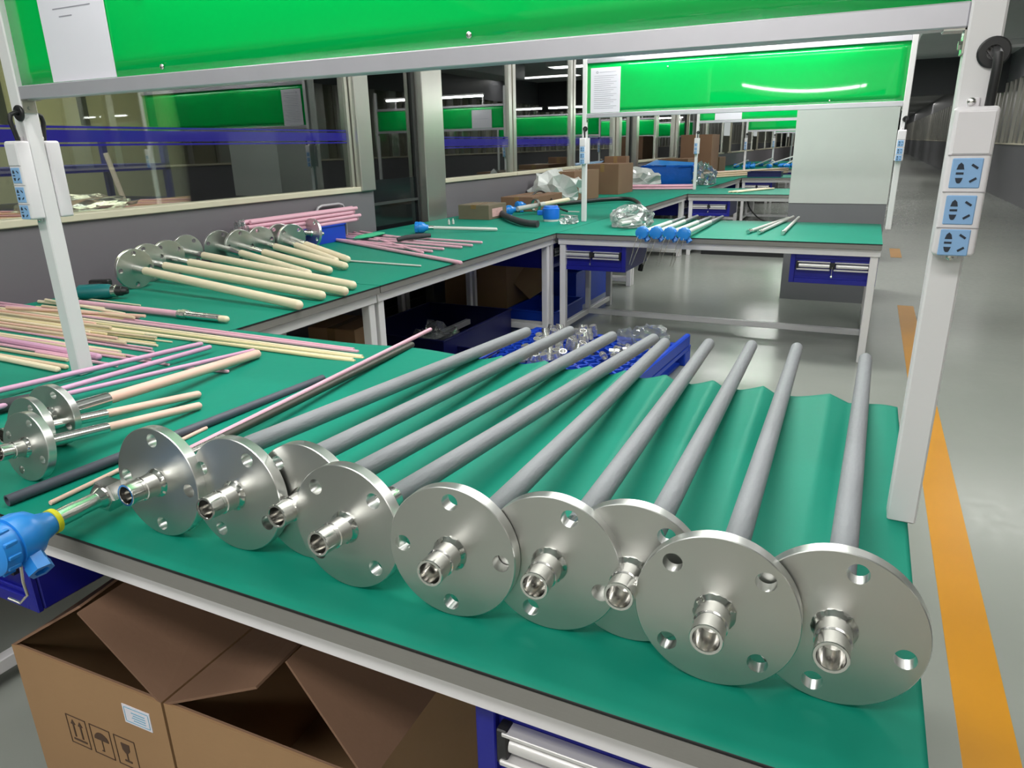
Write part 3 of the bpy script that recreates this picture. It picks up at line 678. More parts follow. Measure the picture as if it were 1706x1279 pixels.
PL = dict(c='thin cream ceramic rod in the loose heap around the near left post', y='thin pale yellow ceramic rod in the loose heap around the near left post', p='thin pink ceramic rod in the loose heap around the near left post', m='mauve ceramic rod in the loose heap around the near left post', a='thin peach ceramic rod in the loose heap around the near left post', s='thin sandy ceramic rod in the loose heap around the near left post')
GN = dict(c='cream', y='pale yellow', p='pink', m='mauve', a='peach', s='sandy')
for a, b, r, k in PILE: rod(PL[k], a, b, r, MM[k], GN[k]+' rods in the heap by the near left post', seg=10, tip=(r > 0.006))
for lab, a, b, r, k, hol in [('pink ceramic rod crossing in front of the near left post foot', (-1.999, 0.919, 0.771), (-1.855, 1.544, 0.771), 0.0075, 'm', False), ('pink ceramic rod just in front of the one crossing the near left post foot', (-1.853, 0.842, 0.771), (-1.798, 1.526, 0.771), 0.0075, 'm', False), ('pink ceramic rod lying along the thickest peach tube', (-1.804, 0.98, 0.771), (-1.636, 1.548, 0.771), 0.0065, 'm', False), ('dark grey foam sleeve behind the small flanged probes', (-1.874, 0.892, 0.768), (-1.807, 1.043, 0.768), 0.017, 'g', False), ('long dark slate hollow tube in front of the two short peach tips', (-1.332, 0.634, 0.761), (-1.272, 1.427, 0.761), 0.0105, 'slate', True), ('thin pale peach rod sticking out below the slate tube', (-1.262, 0.667, 0.755), (-1.291, 1.049, 0.755), 0.0045, 'a', False), ('long pink rod leaning over the bench back edge beside the olive tube', (-1.148, 0.592, 0.783), (-1.27, 1.979, 0.769), 0.0065, 'p', False), ('small white pink rod end beyond the tip of the thick peach tube', (-1.748, 1.362, 0.756), (-1.578, 1.386, 0.756), 0.005, 'p', False), ('thin white pink rod lying across the bench seam beyond the cream tubes', (-2.604, 3.208, 0.756), (-2.081, 3.184, 0.756), 0.0055, 'w', False), ('thickest pink rod overhanging the wall side bench front edge', (-3.605, 4.097, 0.762), (-1.907, 3.311, 0.762), 0.011, 'p', False), ('pink rod second from the overhanging one', (-3.469, 4.002, 0.76), (-2.297, 3.648, 0.76), 0.0085, 'p', False), ('pink rod in the fan beside the black grip', (-3.396, 3.979, 0.761), (-2.281, 3.754, 0.761), 0.0085, 'p', False), ('pink rod in the middle of the fan', (-3.452, 4.099, 0.762), (-2.21, 3.852, 0.762), 0.0085, 'p', False), ('pink rod fanning out below the black grip', (-3.46, 4.162, 0.763), (-2.182, 3.939, 0.763), 0.0085, 'p', False), ('pink rod reaching furthest toward the white tube', (-3.442, 4.235, 0.764), (-2.188, 4.079, 0.764), 0.0085, 'p', False), ('short pink rod beside the overhanging one', (-3.395, 4.317, 0.765), (-2.306, 3.557, 0.765), 0.0085, 'p', False), ('pink rod vanishing under the black grip', (-3.369, 4.355, 0.766), (-2.705, 4.07, 0.766), 0.0085, 'p', False)]:
    rod(lab, a, b, r, {'p': M_PINK, 'm': M_MAUVE, 'slate': M_SLATE, 'olive': M_OLIVE, 'a': M_PEACH, 'c': M_CREAM, 'w': M_WRAP, 'g': M_GREYP}[k], name='ceramic_tube' if hol else 'ceramic_rod', tip=not hol, hollow=hol)
# ---------------------------------------------------------------- blue headed probes
def head_meshes():
    q = B().lathe((0, 0, 0), (0, 1, 0), [(-0.088, 0), (-0.088, 0.033), (-0.085, 0.039), (-0.062, 0.040), (-0.061, 0.037), (-0.057, 0.037), (-0.056, 0.0405), (-0.036, 0.0405), (-0.020, 0.036), (-0.006, 0.024), (0.014, 0.0185), (0.014, 0)], 40, cap=False)
    for k in range(12):
        a = 2*PI*k/12; q.box((0.039*math.cos(a)-0.003, -0.083, 0.039*math.sin(a)-0.003), (0.039*math.cos(a)+0.003, -0.064, 0.039*math.sin(a)+0.003), 0.001)
    head = q.mesh('head', M_SKY)
    boss = B().lathe((0.022, -0.040, -0.018), (0.75, -0.15, -0.55), [(0, 0.017), (0.022, 0.017), (0.022, 0.0185), (0.036, 0.0185), (0.036, 0.011), (0.030, 0.011), (0.030, 0)], 6, cap=False).mesh('conduit_boss', M_SKY)
    ring = B().cyl((0, 0.014, 0), (0, 0.022, 0), 0.0205, seg=24).mesh('washer', M_YELLOW)
    chain = B().tube([(0.012, -0.05, -0.04), (0.014, -0.052, -0.066), (0.016, -0.05, -0.09), (0.006, -0.056, -0.104), (-0.010, -0.062, -0.096)], 0.0022, 8).mesh('cap_chain', M_STEEL)
    return head, boss, ring, chain
HM = head_meshes()
t = thing('blue_headed_thermowell', 'blue headed probe with yellow washer hanging over the near bench corner edge', 'temperature probe')
L = aim(t, (-1.106, 0.565, 0.797), (-1.227, 1.803, 0.766), 0.1)
for n_, m_ in zip(('head', 'conduit_boss', 'washer', 'cap_chain'), HM): put(n_, m_, t)
B().cyl((0, 0.021, 0), (0, 0.060, 0), 0.0150, seg=24).cyl((0, 0.060, 0), (0, 0.105, 0), 0.0140, seg=24).obj('steel_tube', M_CHROME, t)
q = B(); q.lathe((0, 0.096, 0), (0, 1, 0), [(0, 0.0142), (0.010, 0.0185), (0.012, 0.0185), (0.012, 0.013)], 24); q.lathe((0, 0.108, 0), (0, 1, 0), [(0, 0.025), (0.002, 0.0285), (0.028, 0.0285), (0.030, 0.025)], 6)
q.obj('hex_nut', M_CHROME, t, 20)
B().cyl((0, 0.138, 0), (0, 0.40, 0), 0.0095, seg=20).obj('lower_steel_tube', M_STEEL, t)
B().rod((0, 0.40, 0), (0, L, 0), 0.0092, 20).obj('ceramic_tube', M_OLIVE, t)
HL = ['blue headed probe next to the clear bag of tubes', 'second blue headed probe from the clear bag', 'third blue headed probe from the clear bag', 'blue headed probe farthest from the clear bag']
for k, ((a, b), lab) in enumerate(zip([((-1.295, 4.692, 0.792), (-1.319, 5.962, 0.767)), ((-1.208, 4.716, 0.792), (-1.237, 6.086, 0.767)), ((-1.114, 4.707, 0.792), (-1.115, 6.01, 0.767)), ((-1.022, 4.698, 0.792), (-1.033, 6.082, 0.767))], HL)):
    t = thing('blue_headed_probe', lab, 'temperature probe', group='four blue headed probes on the second bench')
    L = aim(t, a, b, 0.3)
    put('head', HM[0], t); put('conduit_boss', HM[1], t)
    B().cyl((0, 0.014, 0), (0, L*0.6, 0), 0.0165, seg=18).obj('steel_tube', M_WRAP, t)
    B().rod((0, L*0.6, 0), (0, L, 0), 0.013, 18).obj('tip_tube', M_GREY, t)
    w = B()
    for dx in (-0.012, 0.014):
        w.tube([(dx, -0.086, -0.02), (dx*1.3, -0.096, -0.07), (dx*0.8, -0.093, -0.16), (dx*0.6, -0.092, -0.22)], 0.0016, 6)
    w.obj('lead_wires', M_STEEL, t)
SR_ = [((-0.691, 5.094, 0.766), (-0.532, 6.152, 0.762)), ((-0.619, 5.078, 0.766), (-0.506, 6.26, 0.762)), ((-0.468, 5.085, 0.766), (-0.462, 6.219, 0.762))]
for (a, b), lab in zip(SR_, ('steel rod with end nut, outermost of the three beside the blue headed probes', 'steel rod with end nut, middle of the three', 'steel rod with end nut lying apart from the crossing pair')):
    t = thing('steel_probe_rod', lab, 'rod', group='three steel rods on the second bench')
    L = aim(t, a, b)
    B().rod((0, 0.06, 0), (0, L, 0), 0.0115, 18).obj('rod_body', M_WRAP, t)
    B().lathe((0, 0, 0), (0, 1, 0), [(0, 0.009), (0.0, 0.015), (0.03, 0.015), (0.032, 0.011), (0.045, 0.011), (0.046, 0.0155), (0.066, 0.0155), (0.068, 0.011)], 6).obj('end_nut', M_CHROME, t, 20)

# crumpled clear bags: a puckered lump of film
def bag(name, label, c, sx, sy, sz, seed, m=None, cat='bag', jag=0.25, parent=None, group=None):
    rnd = random.Random(seed)
    bm = bmesh.new()
    bmesh.ops.create_icosphere(bm, subdivisions=3, radius=1.0)
    for v in bm.verts:
        d = 1+rnd.uniform(-jag, jag)
        z = max(v.co.z, -0.55)
        v.co = Vector((v.co.x*d*sx, v.co.y*d*sy, (z+0.55)/1.55*d*sz if z > -0.54 else 0.0))
    q = B(); q.bm.free(); q.bm = bm
    o = q.obj(name, m or M_BAG, smooth=0); o.location = c
    return tag(o, label, cat, group)
BAGC = (-1.597, 5.313, 0.75)
tb = [((-1.62, 5.219, 0.768), (-1.538, 5.461, 0.768)), ((-1.711, 5.463, 0.768), (-1.637, 5.773, 0.768)), ((-1.58, 5.073, 0.797), (-1.505, 5.311, 0.797)), ((-1.631, 5.234, 0.797), (-1.609, 5.571, 0.797))]
for (a, b), lab in zip(tb, ('white steel tube lowest in front inside the clear bag', 'white steel tube lying at the back of the clear bag', 'white steel tube on top in the middle of the clear bag', 'white steel tube topmost at the back of the clear bag')):
    rod(lab, a, b, 0.016, M_WRAP, 'tubes in the clear bag', name='bagged_tube')
bag('plastic_bag', 'clear plastic bag holding white tubes beside the blue headed probes', (BAGC[0]+0.01, BAGC[1]+0.07, 0.7515), 0.16, 0.22, 0.15, 5, jag=0.14)

# ---------------------------------------------------------------- near wall side bench items
# power drill
t = thing('power_drill', 'teal cordless drill with a black chuck lying by the wall', 'power drill')
aim(t, (-3.002, 1.953, 0.785), (-2.87, 2.029, 0.785))
q = B().lathe((0, 0, 0), (0, 1, 0), [(-0.045, 0), (-0.045, 0.022), (-0.035, 0.031), (0.04, 0.033), (0.085, 0.031), (0.10, 0.026), (0.10, 0)], 24, cap=False)
q.obj('motor_housing', M_TEAL, t)
B().box((-0.075, -0.03, -0.016), (-0.005, 0.015, 0.016), 0.008, rot=Matrix.Rotation(0.15, 3, 'Z')).box((-0.13, -0.045, -0.02), (-0.065, 0.01, 0.02), 0.006).obj('handle', M_BLKP, t)
B().box((-0.155, -0.055, -0.032), (-0.118, 0.035, 0.030), 0.006).obj('battery', M_BLKP, t)
B().lathe((0, 0.10, 0), (0, 1, 0), [(0, 0.027), (0.018, 0.028), (0.02, 0.024)], 24).obj('clutch_ring', M_STEEL, t)
B().lathe((0, 0.12, 0), (0, 1, 0), [(0, 0.022), (0.022, 0.0215), (0.024, 0.019), (0.044, 0.015), (0.046, 0.006), (0.040, 0.004), (0.040, 0)], 24, cap=False).obj('chuck', M_BLKP, t)
# rod with steel sleeve
t = thing('sleeved_rod', 'pink ceramic rod ending in a steel sleeve with a collar and cream tip', 'rod')
L = aim(t, (-2.953, 1.84, 0.766), (-2.059, 1.843, 0.766))
fs = (0.666, 0.854)
B().cyl((0, 0, 0), (0, fs[0], 0), 0.0125, seg=20).obj('pink_rod', M_PINK, t)
B().cyl((0, fs[0], 0), (0, fs[1], 0), 0.0145, seg=24).obj('sleeve', M_CHROME, t)
B().lathe((0, fs[0]-0.03, 0), (0, 1, 0), [(0, 0.014), (0.0, 0.017), (0.02, 0.017), (0.022, 0.020), (0.045, 0.020), (0.047, 0.015)], 8).obj('collar', M_STEEL, t, 20)
B().rod((0, fs[1], 0), (0, L, 0), 0.012, 20).obj('cream_tip', M_CREAM, t)

# ---------------------------------------------------------------- pink bundle, tray, fittings
def tray(name, lab, loc, rz, W, D, H, m, cat='crate', th=0.006):
    t = thing(name, lab, cat, loc, rz)
    B().box((0, 0, 0), (W, D, th)).box((0, 0, th), (W, th, H)).box((0, D-th, th), (W, D, H)).box((0, th, th), (th, D-th, H)).box((W-th, th, th), (W, D-th, H)).obj('body', m, t)
    B().box((-0.008, -0.008, H), (W+0.008, th+0.004, H+0.010), 0.002).box((-0.008, D-th-0.004, H), (W+0.008, D+0.008, H+0.010), 0.002).box((-0.008, 0, H), (th+0.004, D, H+0.010), 0.002).box((W-th-0.004, 0, H), (W+0.008, D, H+0.010), 0.002).obj('rim', m, t)
    return t
tray('plastic_tray', 'low blue plastic tray under the pink rod bundle', (-3.349, 3.18, 0.751), 0, 0.104, 0.85, 0.105, M_BLUEP)
nb = 0
for k, (dz, n, off) in enumerate(((0.015, 4, 0), (0.036, 4, 0), (0.057, 3, 0.5), (0.078, 3, 0.5))):
    for i in range(n):
        u = i+off
        x = -3.336+u*0.0262; ys = 3.14+0.017*((i*7+k*3) % 5)
        L_ = 1.02 if (k, i) != (1, 4) else 1.10
        rod('thick pink rod %s' % (('in the bottom layer of the bundle by the wall', 'in the second layer of the bundle by the wall', 'in the third layer of the bundle by the wall', 'on top of the bundle by the wall')[k]), (x, ys, 0.757+dz+0.0045*k+0.103), (x, ys+L_, 0.757+dz+0.0045*k+0.103), 0.0125, M_PINK, ('bottom layer of the pink rod bundle', 'second layer of the pink rod bundle', 'third layer of the pink rod bundle', 'top layer of the pink rod bundle')[k], seg=16)
bag('plastic_wrap', 'clear film puckered around the near end of the pink bundle', (-3.30, 3.14, 0.85), 0.06, 0.035, 0.11, 11)
q = B().tube([(-3.372, 3.90, 0.755), (-3.372, 3.90, 0.95), (-3.372, 3.92, 0.975), (-3.372, 3.96, 0.985), (-3.372, 4.14, 0.985), (-3.372, 4.18, 0.975), (-3.372, 4.20, 0.95), (-3.372, 4.20, 0.755)], 0.010, 12)
tag(q.obj('carrying_handle', mat('pale_grey_pipe', (176, 172, 178), 0.35, metal=0.2)), 'pale grey bent pipe handle standing behind the pink bundle', 'handle')
# extra flange standing at the start of the pink fan
t = thing('flanged_thermowell', 'upright steel flange at the start of the pink rod fan', 'protection tube')
L = aim(t, (-3.20, 3.624, 0.8435), (-3.12, 4.03, 0.785), 0.5)
put('flange', FL_BIG, t); put('coupling', HUB, t)
B().cyl((0, 0.019, 0), (0, 0.10, 0), 0.012, seg=20).obj('sleeve', M_CHROME, t)
# navy tray and blue crumple
tray('plastic_tray', 'short royal blue plastic tray standing behind the steel fittings', (-3.734, 4.39, 0.751), 1.15, 0.30, 0.12, 0.06, M_BLUEP)
bag('plastic_film', 'crumpled bright blue film beside the short blue tray', (-3.543, 4.559, 0.752), 0.06, 0.10, 0.05, 21, M_BLUEF, 'plastic film', 0.4)
bag('folded_cloth', 'green cloth strip lying across the pink rods', (-3.063, 4.062, 0.775), 0.045, 0.17, 0.022, 31, M_GRNCLOTH, 'cloth', 0.06)
M_FIT = mat('bright_fitting_steel', (230, 230, 228), 0.22, metal=0.8, var=0.05)
def fitting_mesh():
    q = B().lathe((0, 0, 0), (0, 0, 1), [(0, 0.010), (0, 0.0165), (0.022, 0.0165), (0.023, 0.014), (0.030, 0.014), (0.031, 0.0165), (0.052, 0.0165), (0.052, 0.0125), (0.010, 0.0115), (0.010, 0)], 18, cap=False)
    q.lathe((0, 0, 0.022), (0, 0, 1), [(0, 0.019), (0.009, 0.019)], 6)
    return q.mesh('pipe_fitting', M_FIT, 30)
FM = fitting_mesh()
def fitting(loc, lab, group, rot=(0, 0, 0), s=1.0):
    o = put('pipe_fitting', FM, None, loc); o.rotation_euler = rot; o.scale = (s, s, s)
    tag(o, lab, 'pipe fitting', group); return o
for p in [(-3.562, 4.23, 0.752), (-3.484, 4.176, 0.752), (-3.558, 4.309, 0.752), (-3.45, 4.223, 0.752), (-3.524, 4.358, 0.752)]:
    fitting(p, 'small steel fitting beside the upright flange by the pink rods', 'steel fittings by the pink rods', s=1.1)
# black grip over the pink fan
a, b = ((-2.741, 3.927, 0.782), (-2.603, 4.116, 0.792))
q = B().tube([a, tuple(a[i]*0.75+b[i]*0.25+(0.006 if i == 2 else 0) for i in range(3)), tuple(a[i]*0.3+b[i]*0.7+(0.004 if i == 2 else 0) for i in range(3)), b], [0.014, 0.017, 0.018, 0.013], 16)
tag(q.obj('foam_grip', M_GREYP), 'dark grey foam grip lying across the pink rods', 'foam grip')
# blue ball head with white tube
t = thing('blue_headed_probe', 'round blue head with a long whitish tube on the wall side bench', 'temperature probe')
L = aim(t, (-2.902, 4.544, 0.79), (-2.43, 4.773, 0.766), 0.2)
put('head', HM[0], t)
B().cyl((0, 0.014, 0), (0, 0.05, 0), 0.016, seg=18).obj('neck', M_STEEL, t)
B().rod((0, 0.05, 0), (0, L, 0), 0.0125, 18).obj('white_tube', M_WRAP, t)
for p in [(-3.039, 5.097, 0.752), (-3.029, 5.147, 0.752)]:
    o = put('screw_bottle', None or B().lathe((0, 0, 0), (0, 0, 1), [(0, 0.010), (0.03, 0.010), (0.034, 0.005), (0.045, 0.005)], 14).mesh('screw_bottle', M_WRAP), None, p)
    tag(o, 'tiny whitish bolt standing behind the whitish tube', 'bolt', 'tiny bolts behind the whitish tube')

# ---------------------------------------------------------------- tangle on the far wall side bench
def hose(lab, pts, r, m=M_BLKP, name='rubber_hose'):
    P = [Vector(p) for p in pts]; out = []
    n = len(P)
    for i in range(n-1):
        p0, p1, p2, p3 = P[max(i-1, 0)], P[i], P[i+1], P[min(i+2, n-1)]
        for k in range(6):
            t_ = k/6
            out.append(0.5*((2*p1)+(p2-p0)*t_+(2*p0-5*p1+4*p2-p3)*t_*t_+(-p0+3*p1-3*p2+p3)*t_**3))
    out.append(P[-1])
    return tag(B().tube(out, r, 14).obj(name, m), lab, 'hose')
hose('thick black foam hose end curving in front of the blue housings', [(-3.165, 6.241, 0.785), (-2.838, 5.685, 0.785), (-2.563, 5.319, 0.785), (-2.361, 5.112, 0.782), (-2.236, 5.073, 0.78)], 0.026, M_GREYP)
hose('black hose arching behind the second left post and dropping off the bench', [(-2.781, 6.822, 0.785), (-2.684, 7.074, 0.785), (-2.547, 7.431, 0.785), (-2.378, 7.634, 0.785), (-2.202, 7.488, 0.785), (-1.93, 6.789, 0.783)]+[(-1.80, 6.02, 0.775), (-1.74, 6.00, 0.70), (-1.66, 6.02, 0.54), (-1.69, 6.03, 0.30)], 0.022)
hose('thin black cable loop rising over the clear bag', [(-3.0, 6.546, 0.82), (-3.0, 6.692, 0.885), (-2.98, 6.827, 0.912), (-2.95, 6.974, 0.855), (-2.573, 6.312, 0.8), (-2.413, 6.134, 0.78)], 0.009)
def lump_head(lab, p, dirv, s=1.0, m=None):
    t = thing('transmitter_head', lab, 'transmitter head', group=None)
    aim(t, p, (p[0]+dirv[0], p[1]+dirv[1], p[2]+dirv[2]), 0.5)
    h = put('head', HM[0], t); h.scale = (s, s, s); c = put('conduit_boss', HM[1], t); c.scale = (s, s, s)
    return t
lump_head('blue transmitter head at the near end of the cream tipped probe', (-2.877, 5.987, 0.8), (0.7, 0.6, 0.1), 1.15)
lump_head('blue transmitter head behind the cream tipped probe', (-2.93, 6.324, 0.81), (0.5, 0.9, 0.0), 1.0)
t = thing('transmitter_head', 'bright blue upright transmitter head with a white base ring', 'transmitter head', (-2.338, 5.577, 0.751))
B().lathe((0, 0, 0.018), (0, 0, 1), [(0, 0.066), (0.02, 0.070), (0.085, 0.070), (0.09, 0.062), (0.105, 0.058), (0.105, 0)], 32, cap=False).box((-0.12, -0.02, 0.045), (-0.05, 0.02, 0.085), 0.006).obj('housing', M_BLUEF if False else mat('bright_blue_paint', (30, 112, 220), 0.35), t)
B().lathe((0, 0, 0), (0, 0, 1), [(0, 0.062), (0.018, 0.062)], 32).obj('base_ring', M_WHITE, t)
t = thing('mounting_clamp_probe', 'cream tipped probe with a round steel clamp in the tangle', 'temperature probe')
L = aim(t, (-2.82, 5.942, 0.81), (-2.521, 6.47, 0.86), 0)
B().cyl((0, 0, 0), (0, L*0.5, 0), 0.022, seg=18).obj('steel_tube', M_WRAP, t)
B().rod((0, L*0.5, 0), (0, L, 0), 0.020, 18).obj('ceramic_tube', M_CREAM, t)
B().lathe((0, L*0.32, 0), (0, 1, 0), [(0, 0.05), (0, 0.062), (0.025, 0.062), (0.025, 0.05), (0, 0.05)], 28, cap=False).obj('clamp_ring', M_STEEL, t)
bag('plastic_bag', 'whitish clear bag piled behind the cream tipped probe', (-3.089, 7.577, 0.755), 0.28, 0.40, 0.30, 41, mat('milky_film', (198, 202, 200), 0.3, bump=0.8, bscale=18, coat=0.5))
bag('plastic_bag', 'small clear bag beside the foot of the second left post', (-2.119, 5.427, 0.752), 0.07, 0.09, 0.05, 43)
for k, (a, b, lab) in enumerate((((-3.237, 5.832, 0.753), (-2.904, 5.627, 0.753), 'thin white stick lying near the small taped carton'), ((-2.447, 6.073, 0.753), (-2.264, 6.0, 0.753), 'thin white stick nearest the foot of the second left post'), ((-2.555, 6.418, 0.753), (-2.393, 6.389, 0.753), 'thin white stick behind the other one near the second left post'), ((-3.269, 6.007, 0.753), (-3.244, 6.203, 0.753), 'short pale stick behind the white one near the small carton'))):
    rod(lab, a, b, 0.006, M_WRAP)
for k, (p, s, lab) in enumerate((((-3.168, 5.629, 0.752), 0.03, 'white scrap nearest the small taped carton'), ((-2.937, 5.74, 0.752), 0.03, 'white scrap beyond the end of the white stick'), ((-3.01, 5.955, 0.752), 0.05, 'crumpled white tissue by the foam hose'), ((-2.062, 6.536, 0.752), 0.05, 'pale scrap behind the clear bag of tubes'))):
    bag('paper_scrap', lab, p, s, s*1.3, 0.02, 50+k, M_PAPER, 'scrap')

# ---------------------------------------------------------------- cartons
def carton(lab, loc, W, D, H, rz=0, m=M_CARD, flaps=True, open_=False, tape=True, group=None):
    t = thing('cardboard_carton', lab, 'cardboard box', loc, rz, group)
    th = 0.005
    if open_:
        B().box((0, 0, 0), (W, D, th)).box((0, 0, th), (W, th, H)).box((0, D-th, th), (W, D, H)).box((0, th, th), (th, D-th, H)).box((W-th, th, th), (W, D-th, H)).obj('body', m, t)
    else:
        B().box((0, 0, 0), (W, D, H), 0.002).obj('body', m, t)
        B().box((0.002, 0.002, H), (W/2-0.001, D-0.002, H+0.003)).obj('flap', m, t); B().box((W/2+0.001, 0.002, H), (W-0.002, D-0.002, H+0.003)).obj('flap', m, t)
        if tape: B().box((W/2-0.025, -0.001, H+0.003), (W/2+0.025, D+0.001, H+0.004)).box((W/2-0.025, -0.0012, H*0.75), (W/2+0.025, 0, H+0.003)).obj('tape', mat('brown_tape', (140, 112, 74), 0.25), t)
    return t
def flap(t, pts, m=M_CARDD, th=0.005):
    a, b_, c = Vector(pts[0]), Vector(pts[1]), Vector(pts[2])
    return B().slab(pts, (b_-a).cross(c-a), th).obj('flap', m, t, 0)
# two large open boxes under the near bench
BX = [(-1.510, 0.655), (-1.070, 0.672)]
HB = 0.375
# box 1
t = thing('cardboard_carton', 'large open cardboard box with a small label and handling marks', 'cardboard box', (BX[0][0], BX[0][1], 0), 0.035)
W, D, th = 0.435, 0.60, 0.005
B().box((0, 0, 0), (W, D, th)).box((0, 0, th), (W, th, HB)).box((0, D-th, th), (W, D, HB)).box((0, th, th), (th, D-th, HB)).box((W-th, th, th), (W, D-th, HB)).obj('body', M_CARD, t)
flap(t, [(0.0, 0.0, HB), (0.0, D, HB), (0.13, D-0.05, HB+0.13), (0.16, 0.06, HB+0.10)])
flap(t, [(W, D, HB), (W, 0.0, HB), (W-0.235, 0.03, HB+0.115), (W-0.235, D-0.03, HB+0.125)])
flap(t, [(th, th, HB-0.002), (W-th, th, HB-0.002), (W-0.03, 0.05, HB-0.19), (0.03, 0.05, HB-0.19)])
lb = B().box((W-0.115, -0.0012, HB-0.085), (W-0.04, 0, HB-0.040)).obj('label', M_PAPER, t, 0)
q = B()
for a in range(2):
    i = 0.004+0.0*a
q.box((W-0.110, -0.0018, HB-0.01-0.036), (W-0.045, -0.0012, HB-0.01-0.0345)).box((W-0.110, -0.0018, HB-0.01-0.0705), (W-0.045, -0.0012, HB-0.01-0.069)).box((W-0.111, -0.0018, HB-0.01-0.069), (W-0.1095, -0.0012, HB-0.01-0.036)).box((W-0.0455, -0.0018, HB-0.01-0.069), (W-0.044, -0.0012, HB-0.01-0.036))
for j in range(4): q.box((W-0.092+0.004*(j % 2), -0.0018, HB-0.01-0.046-0.006*j), (W-0.055, -0.0012, HB-0.01-0.044-0.006*j))
q.obj('label_print', M_INKB, lb, 0)
def marks(t, x0, zt):
    q = B(); y0, y1 = -0.0012, 0.0
    def fr(x, z, w, h, e=0.0016):
        q.box((x, y0, z-h), (x+w, y1, z-h+e)); q.box((x, y0, z-e), (x+w, y1, z)); q.box((x, y0, z-h), (x+e, y1, z)); q.box((x+w-e, y0, z-h), (x+w, y1, z))
    w, h = 0.060, 0.075
    fr(x0, zt, w, h)
    for dx in (0.018, 0.040):
        q.box((x0+dx-0.002, y0, zt-0.055), (x0+dx+0.002, y1, zt-0.02)); q.slab([(x0+dx-0.007, y1, zt-0.022), (x0+dx+0.007, y1, zt-0.022), (x0+dx, y1, zt-0.010)], (0, -1, 0), 0.0012)
    q.box((x0+0.010, y0, zt-0.064), (x0+0.050, y1, zt-0.060))
    x1 = x0+0.072; fr(x1, zt, w, h)
    q.slab([(x1+0.030+0.021*math.cos(PI*k/10), y1, zt-0.034+0.019*math.sin(PI*k/10)) for k in range(11)], (0, -1, 0), 0.0012)
    q.box((x1+0.029, y0, zt-0.062), (x1+0.031, y1, zt-0.034)); q.box((x1+0.024, y0, zt-0.063), (x1+0.031, y1, zt-0.061))
    x2 = x0+0.144; fr(x2, zt, w, h)
    q.slab([(x2+0.018, y1, zt-0.015), (x2+0.042, y1, zt-0.015), (x2+0.040, y1, zt-0.032), (x2+0.033, y1, zt-0.040), (x2+0.027, y1, zt-0.040), (x2+0.020, y1, zt-0.032)], (0, -1, 0), 0.0012)
    q.box((x2+0.0285, y0, zt-0.058), (x2+0.0315, y1, zt-0.040)); q.box((x2+0.020, y0, zt-0.062), (x2+0.040, y1, zt-0.058))
    q.obj('handling_marks', M_PRINT, t, 0)
marks(t, 0.125, HB-0.135)
# box 2
t = thing('cardboard_carton', 'large open cardboard box without markings, beside the blue drawer', 'cardboard box', (BX[1][0], BX[1][1], 0), 0.035)
W2 = 0.46
B().box((0, 0, 0), (W2, D, th)).box((0, 0, th), (W2, th, HB)).box((0, D-th, th), (W2, D, HB)).box((0, th, th), (th, D-th, HB)).box((W2-th, th, th), (W2, D-th, HB)).obj('body', M_CARD, t)
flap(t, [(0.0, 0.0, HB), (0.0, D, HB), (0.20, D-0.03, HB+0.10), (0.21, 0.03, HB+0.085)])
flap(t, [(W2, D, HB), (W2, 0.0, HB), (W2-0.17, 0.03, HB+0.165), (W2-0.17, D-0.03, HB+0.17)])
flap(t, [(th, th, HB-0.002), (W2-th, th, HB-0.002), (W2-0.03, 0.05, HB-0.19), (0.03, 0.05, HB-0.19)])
# beneath the wall side benches
carton('wide brown carton under the near wall side bench, front one', (-2.98, 1.15, 0), 0.62, 0.62, 0.34, 0.05)
carton('brown carton under the near wall side bench, behind the front one', (-2.95, 1.85, 0), 0.68, 0.60, 0.40, -0.04)
carton('narrow upright brown carton under the bench by the dark blue crate', (-2.70, 2.95, 0), 0.30, 0.32, 0.42, 0.1)
t = carton('crumpled brown carton with a torn flap under the bench by the blue bin', (-3.02, 4.95, 0), 0.55, 0.62, 0.48, 0.06, M_CARD)
flap(t, [(0.55, 0.15, 0.30), (0.55, 0.55, 0.46), (0.72, 0.62, 0.22), (0.66, 0.22, 0.16)], M_CARD)
tray('plastic_crate', 'dark navy plastic crate lined with clear film under the bench', (-3.02, 3.72, 0), 0, 0.72, 0.98, 0.18, M_NAVY)
bag('plastic_film', 'clear film bunched inside the dark navy crate', (-2.55, 3.98, 0.008), 0.15, 0.20, 0.20, 61)
tray('plastic_crate', 'flat dark navy crate on the floor in front of the bench rail', (-2.42, 2.95, 0), 0, 0.42, 0.95, 0.10, M_NAVY)
tray('storage_bin', 'bright blue plastic bin under the wall side bench behind the leg', (-3.0, 5.68, 0), 0, 0.85, 0.95, 0.30, M_BLUEP, 'storage bin')
tray('storage_bin', 'second blue bin in front of the centre rail under the bench', (-2.45, 4.95, 0), 0, 0.40, 0.62, 0.12, M_BLUEP, 'storage bin')
# on the wall side benches
t = carton('small grey brown taped carton with a red and white label on the wall side bench', (-3.19, 5.52, 0.7505), 0.30, 0.34, 0.12, 0.0, mat('grey_card', (112, 102, 84), 0.8))
B().box((0.301, 0.06, 0.02), (0.302, 0.26, 0.09)).obj('label', mat('red_white_label', (206, 168, 164), 0.6, var=0.25, scale=40), t, 0)
carton('flat brown carton on the bench behind the blue housings', (-3.19, 6.35, 0.7505), 0.34, 0.75, 0.13, 0, M_CARDB)
carton('brown carton leaning by the wall behind the whitish bag', (-3.19, 7.45, 0.7505), 0.34, 0.80, 0.32, 0, M_CARDB)
carton('light brown carton just behind the second left post', (-3.19, 8.75, 0.7505), 0.42, 0.62, 0.36, 0, M_CARDB)
carton('pale carton standing on end behind the second left post', (-3.19, 9.45, 0.7505), 0.30, 0.14, 0.44, 0, M_CARDB)
